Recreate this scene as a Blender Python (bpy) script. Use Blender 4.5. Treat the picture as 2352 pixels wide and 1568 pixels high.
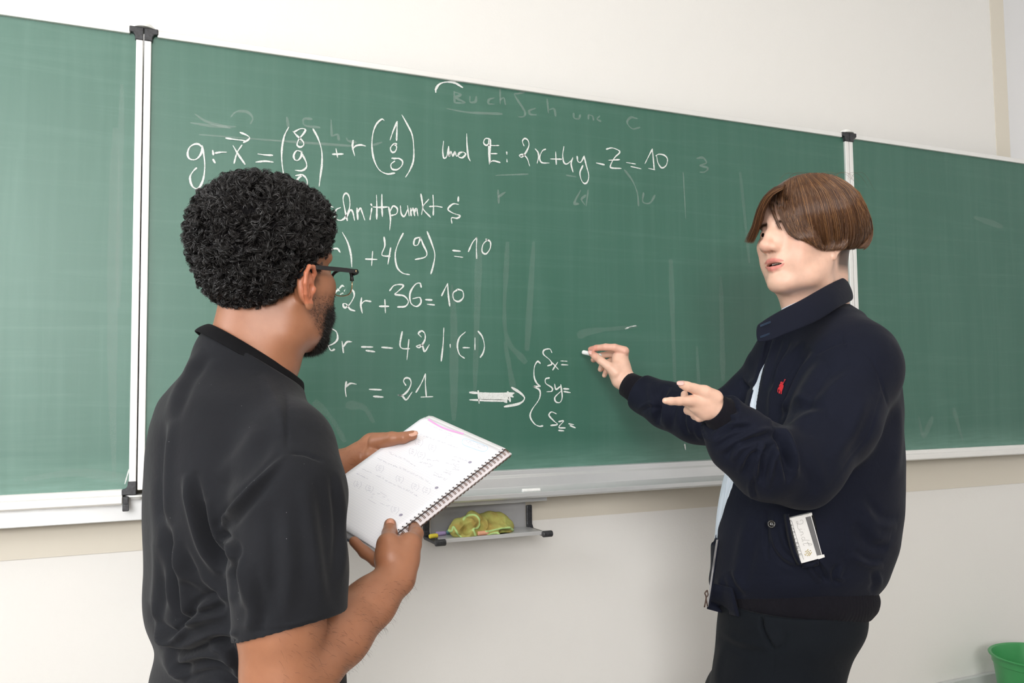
import bpy, math, random
import numpy as np
import openvdb
from mathutils import Matrix, Vector

for o in list(bpy.data.objects):
    bpy.data.objects.remove(o)
rng = np.random.default_rng(7)
random.seed(7)
scene = bpy.context.scene
COL = scene.collection

# ------------------------------------------------------------------ camera
FPX = 1968.0                       # focal length in pixels of the 2352 px wide frame
CAM = np.array([0.0, -2.2, 1.27])  # the board's face is the plane y = 0
YAW, PITCH, ROLL = 0.41477, 0.06271, -0.01129
FW = np.array([math.sin(YAW)*math.cos(PITCH), math.cos(YAW)*math.cos(PITCH), math.sin(PITCH)])
_r = np.array([math.cos(YAW), -math.sin(YAW), 0.0])
_u = np.cross(_r, FW)
RT = math.cos(ROLL)*_r + math.sin(ROLL)*_u
UP = -math.sin(ROLL)*_r + math.cos(ROLL)*_u
cam_data = bpy.data.cameras.new('camera')
cam = bpy.data.objects.new('camera', cam_data)
COL.objects.link(cam)
cam.matrix_world = Matrix((
    (RT[0], UP[0], -FW[0], CAM[0]), (RT[1], UP[1], -FW[1], CAM[1]),
    (RT[2], UP[2], -FW[2], CAM[2]), (0, 0, 0, 1)))
cam_data.sensor_width = 36.0
cam_data.lens = FPX/2352.0*36.0
cam_data.clip_start = 0.05
scene.camera = cam

# ------------------------------------------------------------------ light and exposure
world = bpy.data.worlds.new('daylight')
scene.world = world
world.use_nodes = True
bg = world.node_tree.nodes['Background']
bg.inputs[0].default_value = (0.90, 0.95, 1.0, 1)
bg.inputs[1].default_value = 2.0
scene.view_settings.view_transform = 'Standard'
scene.view_settings.look = 'None'
scene.view_settings.gamma = 1.0
scene.view_settings.use_curve_mapping = False
scene.view_settings.exposure = 0.15
scene.cycles.use_denoising = True
scene.cycles.max_bounces = 8
scene.cycles.caustics_reflective = False
scene.cycles.caustics_refractive = False

ROOM_X0, ROOM_X1 = -2.1, 3.62
ROOM_Y0, ROOM_Y1 = -5.4, 0.09
ROOM_Z1 = 3.3

def window_light(name, y0, y1, power, col=(0.96, 0.98, 1.0)):
    ld = bpy.data.lights.new(name, 'AREA')
    ld.shape = 'RECTANGLE'
    ld.size, ld.size_y = y1-y0, 1.95
    ld.energy = power
    ld.color = col
    o = bpy.data.objects.new(name, ld)
    COL.objects.link(o)
    o.location = (ROOM_X0-0.04, (y0+y1)/2, 1.95)
    o.rotation_euler = (0, -math.pi/2, 0)
    o.rotation_euler = Vector((1, 0, -0.30)).to_track_quat('-Z', 'Z').to_euler()
    return o
WINDOWS = [(-1.75, -0.45), (-4.1, -2.2)]
POWER = [58, 48]
BACK_WIN = (-2.0, -0.3)
for (a, b), e in zip(WINDOWS, POWER):
    window_light('window_daylight', a, b, e)
ld = bpy.data.lights.new('window_daylight', 'AREA'); ld.shape = 'RECTANGLE'; ld.size, ld.size_y = BACK_WIN[1]-BACK_WIN[0], 1.95
ld.energy = 225; ld.color = (1.0, 0.985, 0.965)
o = bpy.data.objects.new('window_daylight', ld); COL.objects.link(o)
o.location = ((BACK_WIN[0]+BACK_WIN[1])/2, ROOM_Y0-0.04, 1.95); o.rotation_euler = (math.pi/2, 0, math.pi)
o.rotation_euler = Vector((0, 1, -0.22)).to_track_quat('-Z', 'Z').to_euler()
# weak warm fill added below the ceiling, with no luminaires behind it
for x, y in ((1.0, -1.6), (1.0, -4.2)):
    ld = bpy.data.lights.new('ceiling_fill_light', 'AREA')
    ld.shape = 'RECTANGLE'; ld.size, ld.size_y = 3.0, 0.5
    ld.energy = 9; ld.color = (1.0, 0.93, 0.84)
    o = bpy.data.objects.new('ceiling_fill_light', ld); COL.objects.link(o)
    o.location = (x, y, ROOM_Z1-0.10)

# ------------------------------------------------------------------ small helpers
def ray(px, py):
    """direction of a photograph pixel, scaled so that its forward component is 1"""
    return FW + RT*((px-1176.0)/FPX) + UP*((784.0-py)/FPX)
def W(px, py, d):
    """world point seen at pixel (px, py) at forward depth d"""
    return CAM + ray(px, py)*d
def on_plane(px, py, y=0.0):
    r = ray(px, py)
    return CAM + r*((y-CAM[1])/r[1])
def to_px(p):
    q = np.asarray(p) - CAM
    z = q @ FW
    return 1176 + FPX*(q@RT)/z, 784 - FPX*(q@UP)/z, z

def tag(o, label=None, cat=None, group=None, kind=None):
    if label: o['label'] = label
    if cat: o['category'] = cat
    if group: o['group'] = group
    if kind: o['kind'] = kind
    return o
def empty(name, loc=(0, 0, 0), label=None, cat=None, group=None):
    o = bpy.data.objects.new(name, None)
    COL.objects.link(o)
    o.location = loc
    o.empty_display_size = 0.05
    return tag(o, label, cat, group)
def mesh_obj(name, verts, faces, mat=None, parent=None, smooth=False, col=None, loop_uv=None):
    me = bpy.data.meshes.new(name)
    me.from_pydata([tuple(v) for v in verts], [], [tuple(f) for f in faces])
    me.update()
    if smooth:
        me.polygons.foreach_set('use_smooth', [True]*len(me.polygons))
    if col is not None:
        set_colour(me, col)
    o = bpy.data.objects.new(name, me)
    if mat: me.materials.append(mat)
    COL.objects.link(o)
    if parent:
        o.parent = parent
        o.matrix_parent_inverse = Matrix.Translation(-parent.location) if parent.type == 'EMPTY' and parent.parent is None else Matrix.Identity(4)
    return o
def fast_mesh(name, V, F, mat=None, parent=None, smooth=True, col=None):
    """V (n,3), F (m,3) or (m,4) numpy arrays"""
    V = np.ascontiguousarray(V, dtype=np.float32)
    me = bpy.data.meshes.new(name)
    me.vertices.add(len(V)); me.vertices.foreach_set('co', V.ravel())
    k = F.shape[1]
    me.loops.add(F.size); me.loops.foreach_set('vertex_index', F.astype(np.int32).ravel())
    me.polygons.add(len(F))
    me.polygons.foreach_set('loop_start', np.arange(0, F.size, k, dtype=np.int32))
    me.update(calc_edges=True)
    if smooth:
        me.polygons.foreach_set('use_smooth', np.ones(len(F), dtype=bool))
    if col is not None:
        set_colour(me, col)
    o = bpy.data.objects.new(name, me)
    if mat: me.materials.append(mat)
    COL.objects.link(o)
    if parent: set_parent(o, parent)
    return o
def set_parent(o, parent):
    o.parent = parent
    if parent.type == 'EMPTY' and parent.parent is None:
        o.matrix_parent_inverse = Matrix.Translation(-Vector(parent.location))
def set_colour(me, col):
    a = me.color_attributes.new('Col', 'FLOAT_COLOR', 'POINT')
    c = np.ones((len(me.vertices), 4), dtype=np.float32)
    c[:, :3] = col
    a.data.foreach_set('color', c.ravel())

def srgb(r, g, b):
    def f(c):
        c /= 255.0
        return c/12.92 if c <= 0.04045 else ((c+0.055)/1.055)**2.4
    return (f(r), f(g), f(b))

class NT:
    """tiny node-tree builder"""
    def __init__(s, name):
        s.m = bpy.data.materials.new(name); s.m.use_nodes = True
        s.t = s.m.node_tree; s.b = s.t.nodes['Principled BSDF']
    def n(s, typ, **kw):
        x = s.t.nodes.new(typ)
        for k, v in kw.items():
            if k.startswith('i_'):
                key = k[2:]; key = int(key) if key.isdigit() else key.replace('_', ' ')
                x.inputs[key].default_value = v
            else: setattr(x, k, v)
        return x
    def l(s, a, b): s.t.links.new(a, b)
    def coord(s, which='Object', scale=(1, 1, 1)):
        c = s.n('ShaderNodeTexCoord'); mp = s.n('ShaderNodeMapping')
        mp.inputs['Scale'].default_value = scale
        s.l(c.outputs[which], mp.inputs['Vector']); return mp.outputs[0]
    def noise(s, vec, scale, detail=4, rough=0.55, dist=0.0):
        x = s.n('ShaderNodeTexNoise'); x.inputs['Scale'].default_value = scale
        x.inputs['Detail'].default_value = detail; x.inputs['Roughness'].default_value = rough
        x.inputs['Distortion'].default_value = dist
        s.l(vec, x.inputs['Vector']); return x.outputs['Fac']
    def ramp(s, fac, stops):
        x = s.n('ShaderNodeValToRGB'); cr = x.color_ramp
        while len(cr.elements) < len(stops): cr.elements.new(0.5)
        for e, (p, c) in zip(cr.elements, stops):
            e.position = p; e.color = (*c, 1) if len(c) == 3 else c
        s.l(fac, x.inputs['Fac']); return x.outputs['Color']
    def bump(s, h, strength=0.2, dist=0.002, prev=None):
        x = s.n('ShaderNodeBump'); x.inputs['Strength'].default_value = strength
        x.inputs['Distance'].default_value = dist
        s.l(h, x.inputs['Height'])
        if prev is not None: s.l(prev, x.inputs['Normal'])
        s.l(x.outputs[0], s.b.inputs['Normal']); return x.outputs[0]
    def mix(s, fac, a, b, mode='MIX'):
        x = s.n('ShaderNodeMix', data_type='RGBA', blend_type=mode)
        for sock, v in ((x.inputs['Factor'], fac), (x.inputs[6], a), (x.inputs[7], b)):
            if isinstance(v, (int, float)): sock.default_value = v
            elif isinstance(v, tuple): sock.default_value = (*v, 1) if len(v) == 3 else v
            else: s.l(v, sock)
        return x.outputs[2]
    def math(s, op, a, b=0.0, clamp=False):
        x = s.n('ShaderNodeMath', operation=op); x.use_clamp = clamp
        for sock, v in ((x.inputs[0], a), (x.inputs[1], b)):
            if isinstance(v, (int, float)): sock.default_value = v
            else: s.l(v, sock)
        return x.outputs[0]
    def set(s, **kw):
        for k, v in kw.items():
            key = k.replace('_', ' ')
            if isinstance(v, tuple) and len(v) == 3: v = (*v, 1)
            s.b.inputs[key].default_value = v
        return s
def simple_mat(name, col, rough=0.5, metal=0.0, noise=0.06, scale=40, bump=0.0, spec=0.5):
    t = NT(name)
    v = t.coord('Object')
    n = t.noise(v, scale)
    c2 = tuple(max(0, c*(1-noise*2)) for c in col); c1 = tuple(min(1, c*(1+noise*2)) for c in col)
    t.l(t.ramp(n, [(0.3, c2), (0.7, c1)]), t.b.inputs['Base Color'])
    t.set(Roughness=rough, Metallic=metal)
    t.b.inputs['Specular IOR Level'].default_value = spec
    if bump: t.bump(n, bump, 0.001)
    return t.m

def box_vf(x0, x1, y0, y1, z0, z1):
    v = [(x, y, z) for z in (z0, z1) for y in (y0, y1) for x in (x0, x1)]
    f = [(0, 2, 3, 1), (4, 5, 7, 6), (0, 1, 5, 4), (2, 6, 7, 3), (0, 4, 6, 2), (1, 3, 7, 5)]
    return v, f
def box(name, x0, x1, y0, y1, z0, z1, mat, parent=None, bevel=0.0, seg=2):
    v, f = box_vf(x0, x1, y0, y1, z0, z1)
    o = mesh_obj(name, v, f, mat, None)
    if parent: set_parent(o, parent)
    if bevel:
        m = o.modifiers.new('bevel', 'BEVEL'); m.width = bevel; m.segments = seg; m.limit_method = 'ANGLE'
    return o
def extrude_profile(name, prof, axis_pts, mat, parent=None, bevel=0.0, smooth=False):
    """prof: list of (y, z), swept along x from axis_pts[0] to axis_pts[1], closed and capped"""
    n = len(prof); V = []; F = []
    for x in axis_pts:
        V += [(x, y, z) for y, z in prof]
    for k in range(len(axis_pts)-1):
        for i in range(n):
            j = (i+1) % n
            F.append((k*n+i, k*n+j, (k+1)*n+j, (k+1)*n+i))
    F.append(tuple(range(n))[::-1]); F.append(tuple(range((len(axis_pts)-1)*n, len(axis_pts)*n)))
    o = mesh_obj(name, V, F, mat, None, smooth)
    fix_normals(o)
    if parent: set_parent(o, parent)
    if bevel:
        m = o.modifiers.new('bevel', 'BEVEL'); m.width = bevel; m.segments = 2; m.limit_method = 'ANGLE'
    return o
def fix_normals(o):
    import bmesh
    bm = bmesh.new(); bm.from_mesh(o.data)
    bmesh.ops.recalc_face_normals(bm, faces=bm.faces)
    bm.to_mesh(o.data); bm.free()

def catmull(P, n=6, closed=False):
    P = [np.asarray(p, float) for p in P]
    if len(P) < 3:
        return np.array([P[0]*(1-t)+P[-1]*t for t in np.linspace(0, 1, n+1)])
    out = []
    m = len(P)
    rngs = range(m if closed else m-1)
    for i in rngs:
        if closed: p0, p1, p2, p3 = P[(i-1) % m], P[i], P[(i+1) % m], P[(i+2) % m]
        else:
            p1, p2 = P[i], P[i+1]
            p0 = P[i-1] if i > 0 else 2*p1-p2
            p3 = P[i+2] if i+2 < m else 2*p2-p1
        for t in np.arange(n)/n:
            out.append(0.5*((2*p1)+(-p0+p2)*t+(2*p0-5*p1+4*p2-p3)*t*t+(-p0+3*p1-3*p2+p3)*t**3))
    if not closed: out.append(P[-1])
    return np.array(out)

def tube_vf(path, rad, sides=8, cap=True, closed=False, squash=None):
    """tube along path (n,3); rad scalar or (n,)"""
    path = np.asarray(path, float); n = len(path)
    rad = np.broadcast_to(np.asarray(rad, float), (n,))
    if closed: T = np.roll(path, -1, 0)-np.roll(path, 1, 0)
    else: T = np.gradient(path, axis=0)
    T /= np.linalg.norm(T, axis=1, keepdims=True)+1e-12
    a = np.array([0, 0, 1.0]) if abs(T[0][2]) < 0.9 else np.array([1.0, 0, 0])
    N = np.cross(T[0], a); N /= np.linalg.norm(N)
    Ns = []
    for i in range(n):
        N = N - T[i]*(N@T[i]); N /= np.linalg.norm(N)+1e-12; Ns.append(N)
    Ns = np.array(Ns); B = np.cross(T, Ns)
    an = np.arange(sides)*2*np.pi/sides
    V = (path[:, None] + rad[:, None, None]*(np.cos(an)[None, :, None]*Ns[:, None]+np.sin(an)[None, :, None]*B[:, None])).reshape(-1, 3)
    F = []
    for i in range(n if closed else n-1):
        i2 = (i+1) % n
        for j in range(sides):
            k = (j+1) % sides
            F.append((i*sides+j, i*sides+k, i2*sides+k, i2*sides+j))
    if cap and not closed:
        F.append(tuple(range(sides))[::-1]); F.append(tuple((n-1)*sides+j for j in range(sides)))
    return [tuple(v) for v in V], F
class MB:
    def __init__(s): s.V = []; s.F = []
    def add(s, v, f):
        k = len(s.V); s.V += [tuple(q) for q in v]; s.F += [tuple(i+k for i in g) for g in f]; return s
    def tube(s, *a, **k): return s.add(*tube_vf(*a, **k))
    def box(s, *a): return s.add(*box_vf(*a))
    def build(s, name, mat, parent=None, smooth=False):
        o = mesh_obj(name, s.V, s.F, mat, None, smooth)
        if parent: set_parent(o, parent)
        return o
# ------------------------------------------------------------------ signed-distance modelling (smooth bodies and clothes)
def _n(v): v = np.asarray(v, float); return v/(np.linalg.norm(v)+1e-12)
class Prim:
    __slots__ = ('kind', 'a', 'k', 'lo', 'hi', 'op')
def cone(a, ra, b, rb, k=0.01, op='add'):
    p = Prim(); p.kind = 'cone'; a = np.asarray(a, float); b = np.asarray(b, float)
    p.a = (a, ra, b, rb); p.k = k; p.op = op
    p.lo = np.minimum(a-ra, b-rb); p.hi = np.maximum(a+ra, b+rb); return p
def ell(c, r, R=None, k=0.01, op='add'):
    """ellipsoid; R rows are its local axes"""
    p = Prim(); p.kind = 'ell'; c = np.asarray(c, float); r = np.asarray(r, float)
    R = np.eye(3) if R is None else np.asarray(R, float)
    p.a = (c, r, R); p.k = k; p.op = op
    e = np.sqrt(((R.T*r)**2).sum(1)); p.lo = c-e; p.hi = c+e; return p
def chain(pts, rads, k=0.01, op='add'):
    return [cone(pts[i], rads[i], pts[i+1], rads[i+1], k, op) for i in range(len(pts)-1)]
def stack(levels, k=0.02, op='add', pw=2.0):
    """levels: rows (z, cx, cy, a, b, angle) from low to high: superelliptic slices; a along angle, b across"""
    p = Prim(); p.kind = 'stack'; L = np.array(sorted(levels), float); p.a = (L, pw); p.k = k; p.op = op
    m = np.maximum(L[:, 3], L[:, 4]).max()
    p.lo = np.array([L[:, 1].min()-m, L[:, 2].min()-m, L[0, 0]]); p.hi = np.array([L[:, 1].max()+m, L[:, 2].max()+m, L[-1, 0]]); return p
def plane_cut(pt, nrm, lo, hi, k=0.003):
    """remove what lies on the side of the plane the normal points to, inside lo..hi"""
    p = Prim(); p.kind = 'plane'; p.a = (np.asarray(pt, float), _n(nrm)); p.k = k; p.op = 'sub'
    p.lo = np.asarray(lo, float); p.hi = np.asarray(hi, float); return p
def _pchip(x, X, Y):
    # smooth monotone-ish interpolation (cosine-free Catmull) on sorted X
    i = np.clip(np.searchsorted(X, x)-1, 0, len(X)-2)
    h = X[i+1]-X[i]; t = np.clip((x-X[i])/h, 0, 1)
    D = np.gradient(Y, X)
    return ((2*t**3-3*t**2+1)*Y[i] + (t**3-2*t**2+t)*h*D[i] + (-2*t**3+3*t**2)*Y[i+1] + (t**3-t**2)*h*D[i+1])
def _eval(p, X):
    if p.kind == 'cone':
        a, ra, b, rb = p.a; d = b-a; L2 = d@d+1e-12
        q = X-a; t = np.clip((q@d)/L2, 0, 1)
        return np.linalg.norm(q-t[..., None]*d, axis=-1)-(ra+(rb-ra)*t)
    if p.kind == 'ell':
        c, r, R = p.a
        q = (X-c)@R.T
        k0 = np.linalg.norm(q/r, axis=-1); k1 = np.linalg.norm(q/(r*r), axis=-1)
        return k0*(k0-1)/(k1+1e-9)
    if p.kind == 'plane':
        pt, n = p.a
        d = -((X-pt)@n)
        b = np.maximum(np.maximum(p.lo-X, X-p.hi).max(-1), d)
        return b
    if p.kind == 'stack':
        L, pw = p.a
        z = X[..., 2]; zz = np.clip(z, L[0, 0], L[-1, 0])
        cx = _pchip(zz, L[:, 0], L[:, 1]); cy = _pchip(zz, L[:, 0], L[:, 2])
        A = _pchip(zz, L[:, 0], L[:, 3]); B = _pchip(zz, L[:, 0], L[:, 4]); th = np.interp(zz, L[:, 0], L[:, 5])
        dx = X[..., 0]-cx; dy = X[..., 1]-cy
        c, s = np.cos(th), np.sin(th)
        u = (dx*c+dy*s)/A; v = (-dx*s+dy*c)/B
        k0 = (np.abs(u)**pw+np.abs(v)**pw)**(1/pw)
        k1 = np.sqrt((u/A)**2+(v/B)**2)/(np.sqrt(u*u+v*v)+1e-9)
        d = np.where(k0 > 1e-3, (k0-1)/(k1+1e-9), -np.minimum(A, B))
        dz = np.maximum(z-L[-1, 0], L[0, 0]-z)
        o = np.where(dz > 0, np.sqrt(np.maximum(d, 0)**2+dz**2), np.maximum(d, dz))
        return o
def _smin(a, b, k):
    if k <= 0: return np.minimum(a, b)
    h = np.maximum(k-np.abs(a-b), 0)/k
    return np.minimum(a, b)-h*h*h*k/6
def sdf_mesh(prims, vox, pad=0.012, post=None, blk=24):
    """block-wise evaluation; returns V, F (quads)"""
    lo = np.min([p.lo for p in prims if p.op == 'add'], 0)-pad-2*vox
    hi = np.max([p.hi for p in prims if p.op == 'add'], 0)+pad+2*vox
    n = np.ceil((hi-lo)/vox).astype(int)+1
    BG = vox*4
    g = openvdb.FloatGrid(BG)
    ax = [np.arange(0, m, blk) for m in n]
    half = blk*vox*0.5; diag = half*1.7321
    S = blk
    loc = np.stack(np.meshgrid(*[np.arange(S)]*3, indexing='ij'), -1)*vox
    for i in ax[0]:
        for j in ax[1]:
            for k in ax[2]:
                b0 = lo+np.array([i, j, k])*vox; b1 = b0+S*vox
                act = [p for p in prims if (p.lo-pad-2*vox-p.k <= b1).all() and (p.hi+pad+2*vox+p.k >= b0).all()]
                if not any(p.op == 'add' for p in act): continue
                ce = ((b0+b1)*0.5)[None]
                if post is None:
                    d = np.full(1, 1e3)
                    for p in act:
                        e = _eval(p, ce)
                        d = _smin(d, e, p.k) if p.op == 'add' else -_smin(-d, e, p.k)
                    # stacks and ellipsoids give approximate distances, hence the factor
                    if d[0] > diag*2.2+BG: continue
                    if d[0] < -(diag*2.2+BG):
                        g.fill((int(i), int(j), int(k)), (int(i+S-1), int(j+S-1), int(k+S-1)), -BG, True); continue
                X = b0+loc
                d = np.full(X.shape[:3], 1e3)
                for p in act:
                    e = _eval(p, X)
                    d = _smin(d, e, p.k) if p.op == 'add' else -_smin(-d, e, p.k)
                if post is not None: d = post(X, d)
                g.copyFromArray(np.clip(d, -BG, BG).astype(np.float32), (int(i), int(j), int(k)))
    pts, tri, quad = g.convertToPolygons(0.0, 0.0)
    V = pts.astype(float)*vox+lo
    F = quad[:, ::-1] if len(quad) else np.zeros((0, 4), int)
    # orientation: make the normals point outwards (volume must be positive)
    a, b, c = V[F[:, 0]], V[F[:, 1]], V[F[:, 2]]
    e = V[F[:, 3]]
    vol = (np.einsum('ij,ij->i', a, np.cross(b, c)).sum()+np.einsum('ij,ij->i', a, np.cross(c, e)).sum())
    if vol < 0: F = F[:, ::-1]
    return V, F
def vert_normals(V, F):
    n = np.cross(V[F[:, 2]]-V[F[:, 0]], V[F[:, 3]]-V[F[:, 1]]) if F.shape[1] == 4 else np.cross(V[F[:, 1]]-V[F[:, 0]], V[F[:, 2]]-V[F[:, 0]])
    N = np.zeros_like(V)
    for k in range(F.shape[1]): np.add.at(N, F[:, k], n)
    return N/(np.linalg.norm(N, axis=1, keepdims=True)+1e-12)
def relax(V, F, it=2, lam=0.5):
    """Laplacian smoothing"""
    E = np.concatenate([F[:, [k, (k+1) % F.shape[1]]] for k in range(F.shape[1])])
    E = np.concatenate([E, E[:, ::-1]])
    cnt = np.bincount(E[:, 0], minlength=len(V))[:, None]+1e-9
    for _ in range(it):
        S = np.stack([np.bincount(E[:, 0], V[E[:, 1], a], minlength=len(V)) for a in range(3)], 1)
        V = V+(S/cnt-V)*lam
    return V
def noise3(P, scale, seed=0, octaves=3):
    """cheap smooth value noise on points (n,3), about -1..1"""
    r = np.random.default_rng(seed); out = np.zeros(len(P)); amp = 1.0; tot = 0
    for o in range(octaves):
        T = r.uniform(-1, 1, (32, 32, 32)); Q = P*scale*(2**o)+r.uniform(0, 32, 3)
        i = np.floor(Q).astype(int); f = Q-i; f = f*f*(3-2*f)
        s = 0
        for a in (0, 1):
            for b in (0, 1):
                for c in (0, 1):
                    w = (f[:, 0] if a else 1-f[:, 0])*(f[:, 1] if b else 1-f[:, 1])*(f[:, 2] if c else 1-f[:, 2])
                    s = s+w*T[(i[:, 0]+a) % 32, (i[:, 1]+b) % 32, (i[:, 2]+c) % 32]
        out += amp*s; tot += amp; amp *= 0.5
    return out/tot
def px_all(V):
    q = V-CAM; z = q@FW
    return 1176+FPX*(q@RT)/z, 784-FPX*(q@UP)/z, z
def march(prims, px_, py_, t0=1.0, t1=3.0):
    """forward depth where the ray of a pixel first meets the smooth union of the shapes"""
    r_ = ray(px_, py_); t_ = t0
    for _ in range(160):
        X = (CAM+r_*t_)[None]; d = np.full(1, 1e3)
        for p in prims:
            e = _eval(p, X); d = _smin(d, e, p.k) if p.op == 'add' else -_smin(-d, e, p.k)
        if d[0] < .0004: return t_
        t_ += max(.0005, d[0]*.7)
        if t_ > t1: return None
    return t_
def join_meshes(A_, B_):
    return np.concatenate([A_[0], B_[0]]), np.concatenate([A_[1], B_[1]+len(A_[0])])
def folds(V, N, curves, face=0.0):
    """raise ridges (+) or press creases (-) along curves drawn where the cloth shows them.
    curves: (points [(px,py)...], half width px, height m)"""
    x, y, z = px_all(V)
    view = CAM-V; view /= np.linalg.norm(view, axis=1, keepdims=True)
    vis = np.clip((np.einsum('ij,ij->i', N, view)-face)*3, 0, 1)
    disp = np.zeros(len(V))
    for pts, w, h in curves:
        C = catmull(pts, 8)
        m = np.where((x > C[:, 0].min()-3*w) & (x < C[:, 0].max()+3*w) & (y > C[:, 1].min()-3*w) & (y < C[:, 1].max()+3*w))[0]
        if not len(m): continue
        best = np.full(len(m), 1e9); tt = np.zeros(len(m)); side = np.zeros(len(m))
        for i in range(len(C)-1):
            a, b = C[i], C[i+1]; d = b-a; L2 = d@d+1e-9
            t = np.clip(((x[m]-a[0])*d[0]+(y[m]-a[1])*d[1])/L2, 0, 1)
            dd = np.hypot(x[m]-a[0]-t*d[0], y[m]-a[1]-t*d[1])
            u = dd < best; best[u] = dd[u]; tt[u] = (i+t[u])/(len(C)-1)
            side[u] = np.sign((x[m]-a[0])*d[1]-(y[m]-a[1])*d[0])[u]
        taper = np.clip(np.minimum(tt, 1-tt)*4, 0, 1)**0.7*0.85+0.15*0
        if abs(h) >= .005 and w > 3.5:
            s_ = best*side
            disp[m] += h*(np.exp(-(s_/w)**2)-.75*np.exp(-((s_-1.7*w)/(.9*w))**2))*taper
        else: disp[m] += h*np.exp(-(best/w)**2)*taper
    return V+N*(disp*vis)[:, None]
# ------------------------------------------------------------------ materials of the room
def wall_mat(name, col, bumpy=0.35):
    t = NT(name); v = t.coord('Object')
    n1 = t.noise(v, 160, 5, 0.6); n2 = t.noise(v, 1.3, 3, 0.5)
    c = t.mix(t.math('MULTIPLY', n2, 0.10), col, tuple(x*0.90 for x in col))
    t.l(c, t.b.inputs['Base Color']); t.set(Roughness=0.85)
    t.b.inputs['Specular IOR Level'].default_value = 0.2
    t.bump(n1, bumpy, 0.0016)
    return t.m
M_WALL = wall_mat('ingrain_wallpaper', (0.83, 0.815, 0.79))
M_SIDE = wall_mat('side_wall_paint', (0.86, 0.86, 0.87), 0.15)
M_CREAM = wall_mat('cream_wall_paint', (0.74, 0.69, 0.60), 0.08)
M_SKIRT = simple_mat('grey_skirting_paint', (0.62, 0.63, 0.63), 0.5, noise=0.01)
M_FLOOR = simple_mat('linoleum', (0.40, 0.37, 0.33), 0.35, noise=0.1, scale=12)
M_CEIL = wall_mat('ceiling_paint', (0.82, 0.82, 0.80), 0.1)
M_WHITE = simple_mat('white_window_paint', (0.8, 0.8, 0.8), 0.35)

def struct(o): o['kind'] = 'structure'; return o
T = 0.15
struct(box('floor', ROOM_X0-T, ROOM_X1+T, ROOM_Y0-T, ROOM_Y1+.75, -0.1, 0.0, M_FLOOR))
struct(box('ceiling', ROOM_X0-T, ROOM_X1+T, ROOM_Y0-T, ROOM_Y1+.75, ROOM_Z1, ROOM_Z1+0.1, M_CEIL))
XE = 3.20                                        # the board wall ends here; beyond it the wall steps back into a recess
struct(box('wall_front', ROOM_X0-T, XE, ROOM_Y1, ROOM_Y1+.12, 0, ROOM_Z1, M_WALL))
struct(box('wall_recess', XE, ROOM_X1+T, ROOM_Y1+.12, ROOM_Y1+.27, 0, ROOM_Z1, M_SIDE))
struct(box('wall_right', ROOM_X1, ROOM_X1+T, ROOM_Y0, ROOM_Y1+.12, 0, ROOM_Z1, M_SIDE))
mb = MB()
mb.box(ROOM_X0-T, BACK_WIN[0], ROOM_Y0-T, ROOM_Y0, 0, ROOM_Z1).box(BACK_WIN[1], ROOM_X1+T, ROOM_Y0-T, ROOM_Y0, 0, ROOM_Z1)
mb.box(BACK_WIN[0], BACK_WIN[1], ROOM_Y0-T, ROOM_Y0, 0, .9).box(BACK_WIN[0], BACK_WIN[1], ROOM_Y0-T, ROOM_Y0, 3.0, ROOM_Z1)
M_BACK_DARK = simple_mat('darkened_back_wall', (.20, .15, .10), .5, noise=.1, scale=6)  # unseen back wall, its brown made dark to weaken the board's reflection
struct(mb.build('wall_back', M_BACK_DARK))
# window wall on the left: piers, parapet and lintel as one wall
mb = MB()
ys = [ROOM_Y0] + [v for ab in sorted(WINDOWS) for v in ab] + [ROOM_Y1]
for i in range(0, len(ys), 2):
    mb.box(ROOM_X0-T, ROOM_X0, ys[i], ys[i+1], 0, ROOM_Z1)
for a, b in WINDOWS:
    mb.box(ROOM_X0-T, ROOM_X0, a, b, 0, 0.9); mb.box(ROOM_X0-T, ROOM_X0, a, b, 3.0, ROOM_Z1)
struct(mb.build('wall_left', M_SIDE))
t = NT('window_glass'); t.set(Roughness=0.0, IOR=1.45); t.b.inputs['Transmission Weight'].default_value = 1.0
M_PANE = t.m
for n, (a, b) in enumerate(WINDOWS):
    w = struct(empty('window_%d' % (n+1), (ROOM_X0-0.1, (a+b)/2, 0.9)))
    mb = MB()
    x0, x1 = ROOM_X0-0.13, ROOM_X0-0.07
    mb.box(x0, x1, a, a+0.06, 0.9, 3.0).box(x0, x1, b-0.06, b, 0.9, 3.0)
    mb.box(x0, x1, a+0.06, b-0.06, 0.9, 0.96).box(x0, x1, a+0.06, b-0.06, 2.94, 3.0).box(x0, x1, (a+b)/2-0.03, (a+b)/2+0.03, 0.96, 2.94)
    mb.build('window_frame', M_WHITE, w)
    box('pane', ROOM_X0-0.104, ROOM_X0-0.098, a+0.06, b-0.06, 0.96, 2.94, M_PANE, w)
    box('window_sill', ROOM_X0-0.07, ROOM_X0+0.16, a-0.04, b+0.04, 0.87, 0.9, M_WHITE, w, 0.005)
a, b = BACK_WIN
w = struct(empty('window_3', ((a+b)/2, ROOM_Y0-0.1, 0.9)))
mb = MB(); y0, y1 = ROOM_Y0-0.13, ROOM_Y0-0.07
mb.box(a, a+.06, y0, y1, .9, 3.0).box(b-.06, b, y0, y1, .9, 3.0).box(a+.06, b-.06, y0, y1, .9, .96).box(a+.06, b-.06, y0, y1, 2.94, 3.0).box((a+b)/2-.03, (a+b)/2+.03, y0, y1, .96, 2.94)
mb.build('window_frame', M_WHITE, w)
box('pane', a+.06, b-.06, ROOM_Y0-.104, ROOM_Y0-.098, .96, 2.94, M_PANE, w)
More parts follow.
